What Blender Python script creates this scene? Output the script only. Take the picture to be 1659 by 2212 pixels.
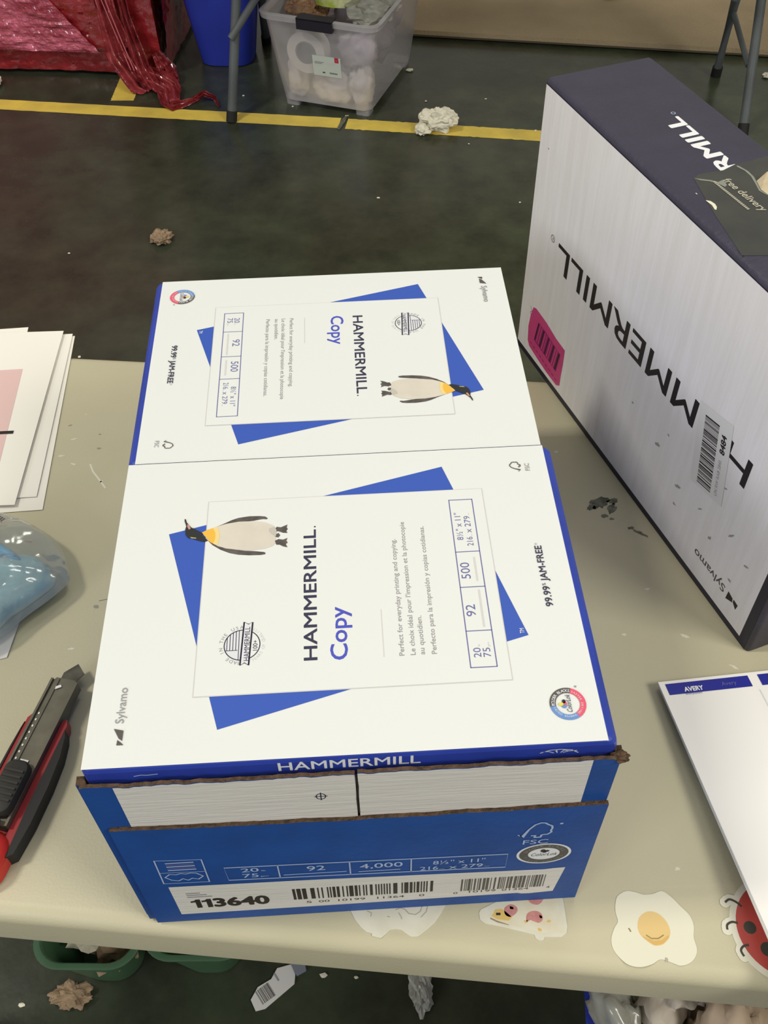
import bpy, bmesh, math, random
from mathutils import Vector, Matrix, noise
for o in list(bpy.data.objects): bpy.data.objects.remove(o)
C = bpy.context.scene.collection
S = bpy.context.scene
# ------------------------------------------------------------------ camera
cam = bpy.data.objects.new('camera', bpy.data.cameras.new('camera')); C.objects.link(cam)
Rm = ((0.99838478,-0.05534091,-0.01285374),(-0.05017572,-0.7527432,-0.65639932),(0.02665017,0.65598403,-0.75430413))
M = Matrix(((Rm[0][0],-Rm[1][0],-Rm[2][0],0.153354),(Rm[0][1],-Rm[1][1],-Rm[2][1],-0.246925),(Rm[0][2],-Rm[1][2],-Rm[2][2],0.690204),(0,0,0,1)))
cam.matrix_world = M
cam.data.sensor_fit = 'VERTICAL'; cam.data.sensor_height = 36; cam.data.sensor_width = 27
cam.data.lens = 2133.58/2212*36; cam.data.clip_start = .02; cam.data.clip_end = 60
S.camera = cam
# ------------------------------------------------------------------ world, lights, exposure
S.view_settings.view_transform = 'Standard'; S.view_settings.look = 'None'
S.view_settings.gamma = 1; S.view_settings.exposure = 0; S.view_settings.use_curve_mapping = False
W = bpy.data.worlds.new('world'); S.world = W; W.use_nodes = True
W.node_tree.nodes['Background'].inputs[0].default_value = (1.0,.95,.84,1)
W.node_tree.nodes['Background'].inputs[1].default_value = .37
def area(name, loc, tgt, sx, sy, power, col):
    l = bpy.data.lights.new(name,'AREA'); l.shape='RECTANGLE'; l.size=sx; l.size_y=sy; l.energy=power; l.color=col
    o = bpy.data.objects.new(name,l); C.objects.link(o); o.location=loc
    o.rotation_euler=(Vector(tgt)-Vector(loc)).to_track_quat('-Z','Y').to_euler(); return o
area('ceiling_lamp_left', (-2.7,.30,4.4), (.1,.3,0), .5,.9, 108, (1,.95,.82))
area('side_window', (-3.2,-2.9,1.75), (.1,.4,.1), 1.6,1.0, 62, (.88,.93,1))
area('fill_light_behind', (2.9,-1.5,3.1), (.3,.2,0), 1.6,1.2, 104, (1,.96,.86))  # soft fill added behind the camera for the front faces
area('fill_light_far', (1.0,2.0,4.4), (.6,3.1,-.7), 1.6,.5, 26, (1,.95,.86))  # fill added to brighten the board and floor at the back
# ------------------------------------------------------------------ materials
def mat(name, col, rough=.6, var=0, scale=20, bump=0, bscale=60, metal=0, spec=.5, trans=0, coat=0, col2=None, alpha=1, stretch=None, ior=1.45):
    m = bpy.data.materials.new(name); m.use_nodes = True
    nt = m.node_tree; b = nt.nodes['Principled BSDF']
    b.inputs['Base Color'].default_value = (*col,1); b.inputs['Roughness'].default_value = rough
    b.inputs['Metallic'].default_value = metal; b.inputs['Specular IOR Level'].default_value = spec
    b.inputs['Transmission Weight'].default_value = trans; b.inputs['Coat Weight'].default_value = coat
    b.inputs['Alpha'].default_value = alpha; b.inputs['IOR'].default_value = ior
    tc = nt.nodes.new('ShaderNodeTexCoord'); mp = nt.nodes.new('ShaderNodeMapping')
    nt.links.new(tc.outputs['Object'], mp.inputs[0])
    if stretch: mp.inputs['Scale'].default_value = stretch
    if var or col2:
        n = nt.nodes.new('ShaderNodeTexNoise'); n.inputs['Scale'].default_value = scale; n.inputs['Detail'].default_value = 6
        nt.links.new(mp.outputs[0], n.inputs['Vector'])
        r = nt.nodes.new('ShaderNodeValToRGB'); nt.links.new(n.outputs['Fac'], r.inputs[0])
        c2 = col2 or tuple(c*(1-var) for c in col)
        r.color_ramp.elements[0].position = .35; r.color_ramp.elements[1].position = .65
        r.color_ramp.elements[0].color = (*c2,1); r.color_ramp.elements[1].color = (*col,1)
        nt.links.new(r.outputs[0], b.inputs['Base Color'])
    if bump:
        n = nt.nodes.new('ShaderNodeTexNoise'); n.inputs['Scale'].default_value = bscale; n.inputs['Detail'].default_value = 4
        nt.links.new(mp.outputs[0], n.inputs['Vector'])
        bp = nt.nodes.new('ShaderNodeBump'); bp.inputs['Strength'].default_value = bump; bp.inputs['Distance'].default_value = .01
        nt.links.new(n.outputs['Fac'], bp.inputs['Height']); nt.links.new(bp.outputs[0], b.inputs['Normal'])
    return m
def film(name, tint, gloss_rough=.12, refl=.35, haze=.15, hazecol=(.8,.8,.8), bump=.4, bscale=40):
    # thin clear plastic: tinted see-through + a little milky diffuse + sharp gloss
    m = bpy.data.materials.new(name); m.use_nodes = True; nt = m.node_tree
    for n in list(nt.nodes): nt.nodes.remove(n)
    out = nt.nodes.new('ShaderNodeOutputMaterial'); tr = nt.nodes.new('ShaderNodeBsdfTransparent'); tr.inputs[0].default_value=(*tint,1)
    df = nt.nodes.new('ShaderNodeBsdfDiffuse'); df.inputs[0].default_value=(*hazecol,1)
    gl = nt.nodes.new('ShaderNodeBsdfGlossy'); gl.inputs['Roughness'].default_value=gloss_rough
    m1 = nt.nodes.new('ShaderNodeMixShader'); m1.inputs[0].default_value=haze
    nt.links.new(tr.outputs[0],m1.inputs[1]); nt.links.new(df.outputs[0],m1.inputs[2])
    m2 = nt.nodes.new('ShaderNodeMixShader'); fr = nt.nodes.new('ShaderNodeLayerWeight'); fr.inputs[0].default_value=refl
    mu = nt.nodes.new('ShaderNodeMath'); mu.operation='MULTIPLY_ADD'; mu.inputs[1].default_value=.6; mu.inputs[2].default_value=.05
    nt.links.new(fr.outputs['Facing'],mu.inputs[0]); nt.links.new(mu.outputs[0],m2.inputs[0])
    nt.links.new(m1.outputs[0],m2.inputs[1]); nt.links.new(gl.outputs[0],m2.inputs[2]); nt.links.new(m2.outputs[0],out.inputs[0])
    tc = nt.nodes.new('ShaderNodeTexCoord'); n = nt.nodes.new('ShaderNodeTexNoise'); n.inputs['Scale'].default_value=bscale
    nt.links.new(tc.outputs['Object'],n.inputs['Vector']); bp=nt.nodes.new('ShaderNodeBump'); bp.inputs['Strength'].default_value=bump; bp.inputs['Distance'].default_value=.01
    nt.links.new(n.outputs['Fac'],bp.inputs['Height']); nt.links.new(bp.outputs[0],gl.inputs['Normal']); nt.links.new(bp.outputs[0],df.inputs['Normal'])
    return m
def L(*c): return tuple(((x/255+.055)/1.055)**2.4 if x>10 else x/255/12.92 for x in c)   # sRGB to linear
MAT = dict(
 paper=mat('wrapper_white',(.725,.75,.745),.42), blue=mat('print_blue',(.035,.095,.46),.45), bluedk=mat('wrapper_blue',(.025,.055,.40),.42,var=.15,scale=30),
 ink=mat('ink_dark',(.03,.03,.07),.5), inkgrey=mat('ink_grey',(.30,.30,.31),.5), inklt=mat('ink_light',(.60,.60,.60),.5), black=mat('ink_black',(.018,.014,.014),.5),
 copyb=mat('ink_blue',(.06,.08,.50),.5), tblb=mat('ink_slate',(.13,.14,.36),.5), white=mat('print_white',(.80,.82,.85),.5), tblw=mat('print_pale_blue',(.42,.52,.75),.5), shade=mat('print_mist',(.68,.69,.74),.5),
 cream=mat('penguin_belly',(.66,.62,.54),.5,var=.08,scale=60), yel=mat('penguin_orange',(.80,.46,.06),.5), yel2=mat('penguin_yellow',(.78,.62,.26),.5), wing=mat('penguin_wing',(.12,.105,.10),.5,var=.4,scale=200), head=mat('penguin_head',(.02,.022,.024),.5), pgrey=mat('penguin_grey',(.50,.475,.43),.5), beak=mat('penguin_beak',(.55,.28,.22),.5), ear=mat('penguin_ear',(.45,.40,.16),.5),
 red=mat('print_red',(.72,.10,.17),.5), sky=mat('print_sky',(.13,.27,.60),.5), char=mat('print_charcoal',(.09,.085,.08),.5), yelp=mat('print_yellow',(.75,.65,.10),.5),
 cblue=mat('carton_blue',(.008,.075,.33),.55,var=.18,scale=25,bump=.05,bscale=200), cwhite=mat('carton_white',(.72,.70,.66),.6,var=.05,scale=8,bump=.12,bscale=30,stretch=(1,1,14)),
 kraft=mat('kraft_edge',(.13,.075,.04),.85,var=.6,scale=220,bump=.6,bscale=300), kraftin=mat('kraft_inside',(.34,.22,.12),.85),
 table=mat('table_plastic',(.53,.49,.345),.45,col2=(.475,.45,.31),scale=5,bump=.05,bscale=500), scratch=mat('table_scratch',(.68,.65,.53),.5), grime=mat('table_grime',(.07,.075,.055),.6,col2=(.20,.20,.15),scale=150), smudge=mat('table_smudge',(.28,.27,.21),.6),
 navy=mat('carton_navy',(.046,.042,.072),.5,var=.12,scale=40,bump=.1,bscale=250), navyd=mat('carton_navy_edge',(.018,.016,.03),.5),
 swhite=mat('side_white',(.80,.78,.785),.6,col2=(.75,.73,.72),scale=9,bump=.12,bscale=22,stretch=(16,16,1)), spot=mat('side_smudge',(.33,.32,.31),.7),
 tape=mat('packing_tape',(.048,.052,.045),.35,col2=(.034,.036,.036),scale=30,coat=.3), tapelt=mat('tape_print',(.42,.40,.32),.5), tapefold=mat('tape_fold',(.24,.26,.22),.3), torn=mat('torn_paper',(.60,.52,.36),.8,col2=(.38,.28,.16),scale=60),
 pink=mat('pink_sticker',(.62,.06,.22),.5,var=.1,scale=90), pinkd=mat('pink_sticker_bars',(.28,.015,.13),.5),
 label=mat('label_white',(.70,.69,.67),.45), sheet=mat('paper_sheet',(.84,.82,.75),.6), sheetp=mat('paper_pink_mark',(.72,.50,.48),.6), avery=mat('label_sheet',(.86,.85,.82),.5), averyb=mat('label_band_blue',(.02,.025,.28),.45),
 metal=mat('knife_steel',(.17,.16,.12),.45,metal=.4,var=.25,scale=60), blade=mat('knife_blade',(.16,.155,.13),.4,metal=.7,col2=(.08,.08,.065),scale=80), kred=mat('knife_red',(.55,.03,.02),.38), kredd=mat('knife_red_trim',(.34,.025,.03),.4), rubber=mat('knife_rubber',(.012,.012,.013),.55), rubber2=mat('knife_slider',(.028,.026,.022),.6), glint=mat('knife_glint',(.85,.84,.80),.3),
 floor=None,
 beige=mat('brown_board',(.44,.345,.21),.85,var=.18,scale=4,bump=.3,bscale=160), beiged=mat('brown_board_edge',(.09,.07,.045),.85,bump=.3), scrap=mat('scrap_paper',(.74,.71,.58),.8), scrapt=mat('scrap_tan',(.34,.24,.15),.8,var=.3,scale=60),
 leg=mat('powder_grey',(.105,.12,.125),.5,var=.3,scale=12), foot=mat('rubber_foot',(.01,.01,.01),.7), tgrey=mat('far_table_plastic',(.50,.47,.38),.5),
 redfilm=mat('red_stretch_film',(.23,.012,.016),.20,col2=(.38,.028,.035),scale=7,bump=.9,bscale=26,coat=.6), redsheen=mat('stretch_film_sheen',(.62,.13,.21),.20,col2=(.30,.025,.05),scale=16,bump=1.0,bscale=38,coat=.8,stretch=(.5,1,1.6)), redtail=mat('red_film_tail',(.36,.05,.06),.2,col2=(.20,.015,.02),scale=20,bump=.8,bscale=40,coat=.6), redfold=mat('red_film_ridge',(.62,.16,.20),.15,coat=.8),
 bluebin=mat('blue_bin',(.025,.045,.42),.5,var=.1,scale=8), greenbin=mat('green_bin',(.06,.14,.07),.5,var=.2,scale=9), binin=mat('bin_dark_inside',(.03,.04,.03),.7),
 handle=mat('black_handle',(.012,.010,.018),.5), tagw=mat('bin_label',(.56,.62,.58),.5), tagr=mat('bin_label_red',(.50,.03,.05),.5),
 rollw=mat('tape_roll_white',(.80,.75,.69),.6), rollc=mat('roll_core_grey',(.20,.20,.19),.7), cupw=mat('white_cloth_wrap',(.78,.73,.69),.7), lime=mat('lime_roll',(.36,.44,.03),.5,col2=(.62,.64,.40),scale=30), brownb=mat('brown_bag',(.30,.17,.09),.35,bump=.6,bscale=60,coat=.4), lilac=mat('lilac_bag',(.42,.33,.42),.5,col2=(.55,.52,.55),scale=12),
 eggw=mat('sticker_egg_white',(.74,.72,.58),.45), yolkm=mat('sticker_yolk',(.72,.52,.22),.45), yolkd=mat('sticker_yolk_dark',(.66,.42,.13),.45), line=mat('sticker_line',(.30,.22,.08),.5), stw=mat('sticker_white',(.70,.68,.57),.45,col2=(.64,.62,.50),scale=60), stline=mat('sticker_faint_line',(.42,.40,.32),.5), pzm=mat('sticker_pizza',(.66,.60,.44),.5,col2=(.70,.67,.54),scale=80), pzc=mat('sticker_cheese',(.66,.46,.14),.5), pep=mat('sticker_pepperoni',(.60,.26,.24),.5,var=.2,scale=300), crust=mat('sticker_crust',(.30,.24,.14),.5), lady=mat('sticker_red',(.42,.06,.05),.45), ladyd=mat('sticker_spot',(.045,.045,.035),.5),
 bluepk=mat('blue_packet',(.24,.44,.54),.6,col2=(.34,.50,.54),scale=14,bump=.5,bscale=25), bluestr=mat('blue_strip',(.10,.36,.60),.4),
 crump=mat('crumpled_paper',(.62,.55,.46),.8,var=.15,scale=20), crumpt=mat('crumpled_tan_paper',(.58,.45,.33),.8,var=.2,scale=20), plas=mat('bunched_plastic',(.42,.42,.37),.25,coat=.5,var=.25,scale=30), labgrey=mat('scrap_grey_tab',(.20,.22,.27),.5),
)
MAT['clear']=film('clear_film',(.92,.94,.93),.12,.40,.09,(.70,.73,.72),.6,30)
MAT['tub']=film('milky_tub',(.94,.93,.95),.25,.3,.33,(.86,.84,.88),.4,12)
def floor_mat():
    m = mat('painted_concrete',(.05,.05,.036),.24,bump=.05,bscale=25,spec=.5); nt=m.node_tree; b=nt.nodes['Principled BSDF']
    tc=nt.nodes.new('ShaderNodeTexCoord')
    n1=nt.nodes.new('ShaderNodeTexNoise'); n1.inputs['Scale'].default_value=1.3; n1.inputs['Detail'].default_value=3
    n2=nt.nodes.new('ShaderNodeTexNoise'); n2.inputs['Scale'].default_value=9; n2.inputs['Detail'].default_value=9; n2.inputs['Roughness'].default_value=.65
    r1=nt.nodes.new('ShaderNodeValToRGB'); r1.color_ramp.elements[0].color=(.040,.034,.023,1); r1.color_ramp.elements[1].color=(.036,.043,.029,1)
    r1.color_ramp.elements[0].position=.4; r1.color_ramp.elements[1].position=.6
    r2=nt.nodes.new('ShaderNodeValToRGB'); r2.color_ramp.elements[0].color=(.72,.72,.72,1); r2.color_ramp.elements[1].color=(1.45,1.5,1.4,1)
    r2.color_ramp.elements[0].position=.35; r2.color_ramp.elements[1].position=.75
    sep=nt.nodes.new('ShaderNodeSeparateXYZ'); nt.links.new(tc.outputs['Object'],sep.inputs[0])
    mr=nt.nodes.new('ShaderNodeMapRange'); mr.inputs[1].default_value=-.5; mr.inputs[2].default_value=1.6; nt.links.new(sep.outputs[0],mr.inputs[0])
    g=nt.nodes.new('ShaderNodeMixRGB'); g.inputs[2].default_value=(.052,.064,.038,1)
    nt.links.new(mr.outputs[0],g.inputs[0]); nt.links.new(r1.outputs[0],g.inputs[1])
    mx=nt.nodes.new('ShaderNodeMixRGB'); mx.blend_type='MULTIPLY'; mx.inputs[0].default_value=1
    for n in (n1,n2): nt.links.new(tc.outputs['Object'],n.inputs['Vector'])
    nt.links.new(n1.outputs['Fac'],r1.inputs[0]); nt.links.new(n2.outputs['Fac'],r2.inputs[0])
    nt.links.new(g.outputs[0],mx.inputs[1]); nt.links.new(r2.outputs[0],mx.inputs[2]); nt.links.new(mx.outputs[0],b.inputs['Base Color'])
    return m
MAT['floor']=floor_mat()
MAT['yellow']=mat('floor_tape_yellow',(.80,.60,.10),.5,col2=(.62,.47,.09),scale=14,bump=.1)
# ------------------------------------------------------------------ mesh builder
class MB:
    def __init__(s): s.v=[]; s.f=[]; s.m=[]; s.names=[]
    def mi(s,m):
        if m not in s.names: s.names.append(m)
        return s.names.index(m)
    def add(s,vs,fs,m):
        k=len(s.v); s.v+= [tuple(x) for x in vs]; i=s.mi(m)
        for f in fs: s.f.append([k+a for a in f]); s.m.append(i)
    def poly(s,pts,m): s.add(pts,[list(range(len(pts)))],m)
    def box(s,a,b,m,T=None):
        vs=[Vector((x,y,z)) for z in (a[2],b[2]) for y in (a[1],b[1]) for x in (a[0],b[0])]
        if T: vs=[T@v for v in vs]
        s.add(vs,[(0,2,3,1),(4,5,7,6),(0,1,5,4),(2,6,7,3),(0,4,6,2),(1,3,7,5)],m)
    def prism(s,pts,z0,z1,m,T=None,side=None):
        n=len(pts); ar=sum(pts[i][0]*pts[(i+1)%n][1]-pts[(i+1)%n][0]*pts[i][1] for i in range(n))
        if ar<0: pts=pts[::-1]
        vs=[Vector((x,y,z)) for z in (z0,z1) for x,y in pts]
        if T: vs=[T@v for v in vs]
        s.add(vs,[list(range(n))[::-1],list(range(n,2*n))],m)
        s.add(vs,[(i,(i+1)%n,n+(i+1)%n,n+i) for i in range(n)],side or m)
    def tube(s,path,r,m,n=10,cap=True):
        P=[Vector(p) for p in path]; rs=r if isinstance(r,(list,tuple)) else [r]*len(P); vs=[]
        up=Vector((0,0,1))
        for i,p in enumerate(P):
            d=(P[min(i+1,len(P)-1)]-P[max(i-1,0)]).normalized()
            a=d.cross(up);  a = a.normalized() if a.length>1e-3 else Vector((1,0,0)); b=d.cross(a)
            for k in range(n):
                t=2*math.pi*k/n; vs.append(p+rs[i]*(math.cos(t)*a+math.sin(t)*b))
        fs=[(i*n+k,i*n+(k+1)%n,(i+1)*n+(k+1)%n,(i+1)*n+k) for i in range(len(P)-1) for k in range(n)]
        if cap: fs+=[tuple(range(n)),tuple(range((len(P)-1)*n,len(P)*n))[::-1]]
        s.add(vs,fs,m)
    def rings(s,rings,m,cap0=True,cap1=True,close=True):
        n=len(rings[0]); vs=[v for r in rings for v in r]
        K=n if close else n-1
        fs=[(i*n+k,i*n+(k+1)%n,(i+1)*n+(k+1)%n,(i+1)*n+k) for i in range(len(rings)-1) for k in range(K)]
        if cap0: fs.append(tuple(range(n))[::-1])
        if cap1: fs.append(tuple(range((len(rings)-1)*n,len(rings)*n)))
        s.add(vs,fs,m)
    def grid(s,nu,nv,fn,m):
        vs=[fn(i/nu,j/nv) for j in range(nv+1) for i in range(nu+1)]
        s.add(vs,[(j*(nu+1)+i,j*(nu+1)+i+1,(j+1)*(nu+1)+i+1,(j+1)*(nu+1)+i) for j in range(nv) for i in range(nu)],m)
    def build(s,name,parent=None,smooth=False,fix=False):
        me=bpy.data.meshes.new(name); me.from_pydata(s.v,[],s.f)
        for n in s.names: me.materials.append(MAT[n])
        me.polygons.foreach_set('material_index',s.m)
        if smooth: me.polygons.foreach_set('use_smooth',[True]*len(s.f))
        me.validate(); me.update()
        if fix:
            bm=bmesh.new(); bm.from_mesh(me); bmesh.ops.recalc_face_normals(bm,faces=bm.faces); bm.to_mesh(me); bm.free()
        if smooth: me.set_sharp_from_angle(angle=math.radians(40))
        o=bpy.data.objects.new(name,me); C.objects.link(o)
        if parent:
            o.parent=parent; o.matrix_parent_inverse=parent.matrix_world.inverted()
        return o
def tag(o,label=None,cat=None,group=None,kind=None):
    if label: o['label']=label
    if cat: o['category']=cat
    if group: o['group']=group
    if kind: o['kind']=kind
    return o
def empty(name,loc,label,cat,group=None):
    o=bpy.data.objects.new(name,None); C.objects.link(o); o.location=loc; o.empty_display_size=.02
    o.matrix_world=Matrix.Translation(loc); return tag(o,label,cat,group)
# printing: a frame (origin, U, V, N) on a flat face; u,v in metres
class Fr:
    def __init__(s,O,U,V): s.O=Vector(O); s.U=Vector(U).normalized(); s.V=Vector(V).normalized(); s.N=s.U.cross(s.V)
    def __call__(s,u,v,h=0): return s.O+u*s.U+v*s.V+h*s.N
    def off(s,h): return Fr(s.O+h*s.N,s.U,s.V)
_tc={}
def glyphs(t,bold=0):
    k=(t,bold)
    if k not in _tc:
        cu=bpy.data.curves.new('t','FONT'); cu.body=t; cu.size=1; cu.resolution_u=3; cu.offset=bold; cu.dimensions='2D'; cu.fill_mode='FRONT'
        o=bpy.data.objects.new('t',cu); C.objects.link(o); dg=bpy.context.evaluated_depsgraph_get()
        me=bpy.data.meshes.new_from_object(o.evaluated_get(dg)); vs=[(v.co.x,v.co.y) for v in me.vertices]; fs=[tuple(p.vertices) for p in me.polygons]
        bpy.data.objects.remove(o); bpy.data.meshes.remove(me); bpy.data.curves.remove(cu); _tc[k]=(vs,fs)
    return _tc[k]
def capH():
    vs,_=glyphs('H'); return max(v[1] for v in vs)
CAP=capH()
def flip(F,vs,fs):
    if len(fs)==0: return fs
    a,b,c=[Vector(vs[i]) for i in fs[0][:3]]
    return fs if (b-a).cross(c-a).dot(F.N)>0 else [f[::-1] for f in fs]
def txt(mb,F,m,t,u,v,w,cap,bold=0,shear=0,align='l'):
    vs,fs=glyphs(t)
    if not vs: return
    x0=min(a for a,b in vs)-bold; x1=max(a for a,b in vs)+bold; sx=w/(x1-x0) if w else cap/CAP; sy=cap/CAP*(1-2*bold)
    for k,(du,dv) in enumerate(((0,0),(1,0),(-1,0),(0,1),(0,-1),(.7,.7),(-.7,.7),(.7,-.7),(-.7,-.7)) if bold else ((0,0),)):
        P=[F(u+(a+du*bold-x0)*sx+shear*b*sy,v+(b+(dv+1)*bold)*sy,k*3e-6) for a,b in vs]; mb.add(P,flip(F,P,fs),m)
def arctxt(mb,F,m,t,cu,cv,r,a0,a1,cap,bold=0,inward=False,wx=1):
    n=len(t)
    for i,ch in enumerate(t):
        if ch==' ': continue
        a=a0+(a1-a0)*i/max(n-1,1); vs,fs=glyphs(ch)
        x0=min(p for p,_ in vs); x1=max(p for p,_ in vs); s=cap/CAP; P=[]
        R=(math.sin(a),-math.cos(a)) if not inward else (-math.sin(a),math.cos(a)); O=(math.cos(a),math.sin(a)) if not inward else (-math.cos(a),-math.sin(a))
        bx,by=cu+r*math.cos(a),cv+r*math.sin(a)
        for p,q_ in vs:
            xx=(p-(x0+x1)/2)*s*wx; yy=q_*s; P.append(F(bx+xx*R[0]+yy*O[0],by+xx*R[1]+yy*O[1]))
        mb.add(P,flip(F,P,fs),m)
def ppoly(mb,F,m,pts):
    n=len(pts); ar=sum(pts[i][0]*pts[(i+1)%n][1]-pts[(i+1)%n][0]*pts[i][1] for i in range(n))
    if ar<0: pts=pts[::-1]
    mb.poly([F(u,v) for u,v in pts],m)
def rect(mb,F,m,u0,v0,u1,v1): ppoly(mb,F,m,[(u0,v0),(u1,v0),(u1,v1),(u0,v1)])
def stroke(mb,F,m,pts,w,closed=False):
    n=len(pts); Lp=[];Rp=[]
    for i in range(n):
        a=pts[(i-1)%n] if (closed or i>0) else pts[i]; b=pts[(i+1)%n] if (closed or i<n-1) else pts[i]
        dx,dy=b[0]-a[0],b[1]-a[1]; l=math.hypot(dx,dy) or 1; nx,ny=-dy/l*w/2,dx/l*w/2
        k=1.0
        if (closed or 0<i<n-1):
            d1=(pts[i][0]-a[0],pts[i][1]-a[1]); d2=(b[0]-pts[i][0],b[1]-pts[i][1]); c=(d1[0]*d2[0]+d1[1]*d2[1])/((math.hypot(*d1)*math.hypot(*d2)) or 1)
            k=min(1/max(math.sqrt(max((1+c)/2,0)),.4),2)
        Lp.append((pts[i][0]+nx*k,pts[i][1]+ny*k)); Rp.append((pts[i][0]-nx*k,pts[i][1]-ny*k))
    for i in range(n if closed else n-1):
        j=(i+1)%n; mb.poly([F(*Rp[i]),F(*Rp[j]),F(*Lp[j]),F(*Lp[i])],m)
def ring(mb,F,m,cu,cv,r0,r1,a0=0,a1=2*math.pi,n=48):
    k=max(3,int(n*abs(a1-a0)/6.283))
    for i in range(k):
        t0=a0+(a1-a0)*i/k; t1=a0+(a1-a0)*(i+1)/k
        mb.poly([F(cu+r0*math.cos(t0),cv+r0*math.sin(t0)),F(cu+r1*math.cos(t0),cv+r1*math.sin(t0)),F(cu+r1*math.cos(t1),cv+r1*math.sin(t1)),F(cu+r0*math.cos(t1),cv+r0*math.sin(t1))],m)
def disc(mb,F,m,cu,cv,r,ry=None,n=36,a0=0,a1=2*math.pi):
    mb.poly([F(cu+r*math.cos(a0+(a1-a0)*i/n),cv+(ry or r)*math.sin(a0+(a1-a0)*i/n)) for i in range(n)],m)
def circ(cu,cv,r,n=40,a0=0,a1=2*math.pi): return [(cu+r*math.cos(a0+(a1-a0)*i/n),cv+r*math.sin(a0+(a1-a0)*i/n)) for i in range(n+1)]
def blot(mb,F,m,cu,cv,r,seed,n=18,asp=1,rot=0,jag=.5):
    rr=random.Random(seed); pts=[]
    for i in range(n):
        t=2*math.pi*i/n; q=r*(1-jag*rr.random()); x,y=q*math.cos(t),q*math.sin(t)*asp; pts.append((cu+x*math.cos(rot)-y*math.sin(rot),cv+x*math.sin(rot)+y*math.cos(rot)))
    ppoly(mb,F,m,pts)
def barcode(mb,F,m,u0,v0,u1,v1,n,seed):
    rr=random.Random(seed); ws=[rr.choice((1,1,1,2,2,3)) for _ in range(2*n-1)]; k=(u1-u0)/sum(ws); u=u0
    for i,w in enumerate(ws):
        if i%2==0: rect(mb,F,m,u,v0,u+w*k,v1)
        u+=w*k
def fsc(mb,F,m,u,v,w,h,th):
    P=[(0,.42),(.13,.20),(.30,.30),(.36,.75),(.50,.95),(.66,1.0),(.78,.92),(.90,.88),(1.0,.72),(.97,.58),(1.02,.45),(.92,.33),(.80,.36),(.66,.34),(.66,.22),(.50,.22),(.50,.30),(.40,.32)]
    P=[(0,.30),(.14,.12),(.30,.62),(.46,.90),(.62,1.0),(.75,.98),(.86,.86),(.97,.78),(1.0,.62),(.97,.50),(1.0,.38),(.90,.25),(.76,.24),(.72,.22),(.70,.08),(.52,.08),(.53,.20),(.40,.20)]
    stroke(mb,F,m,[(u+a*w,v+b*h) for a,b in P],th)
def rrect(cx,cy,hx,hy,r,n=6,rot=0):
    pts=[]
    for sx,sy,a in ((1,1,0),(-1,1,90),(-1,-1,180),(1,-1,270)):
        for i in range(n+1):
            t=math.radians(a+90*i/n); pts.append(((hx-r)*sx+r*math.cos(t),(hy-r)*sy+r*math.sin(t)))
    c,s_=math.cos(rot),math.sin(rot)
    return [(cx+x*c-y*s_,cy+x*s_+y*c) for x,y in pts]
def nz(x,y,z,s=1): return noise.noise(Vector((x*s,y*s,z*s)))
def crumple(name,loc,size,m,seed,parent=None,sub=4,rough=.45,smooth=False,rot=0,freq=2.2):
    bm=bmesh.new(); bmesh.ops.create_icosphere(bm,subdivisions=sub,radius=1)
    off=Vector((seed*7.3,seed*3.1,seed*1.7)); R=Matrix.Rotation(rot,3,'Z')
    for v in bm.verts:
        p=v.co.normalized(); d=1+rough*(noise.noise(p*freq+off)+.6*abs(noise.noise(p*freq*2.3+off))+.35*noise.noise(p*freq*5+off))-.15*rough
        q=p*d; q=R@Vector((q.x*size[0],q.y*size[1],q.z*size[2])); v.co=q+Vector(loc)
        if v.co.z<loc[2]-size[2]*.98: v.co.z=loc[2]-size[2]*.98
    me=bpy.data.meshes.new(name); bm.to_mesh(me); bm.free(); me.materials.append(MAT[m])
    if smooth: me.polygons.foreach_set('use_smooth',[True]*len(me.polygons))
    o=bpy.data.objects.new(name,me); C.objects.link(o)
    if parent: o.parent=parent; o.matrix_parent_inverse=parent.matrix_world.inverted()
    return o
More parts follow.
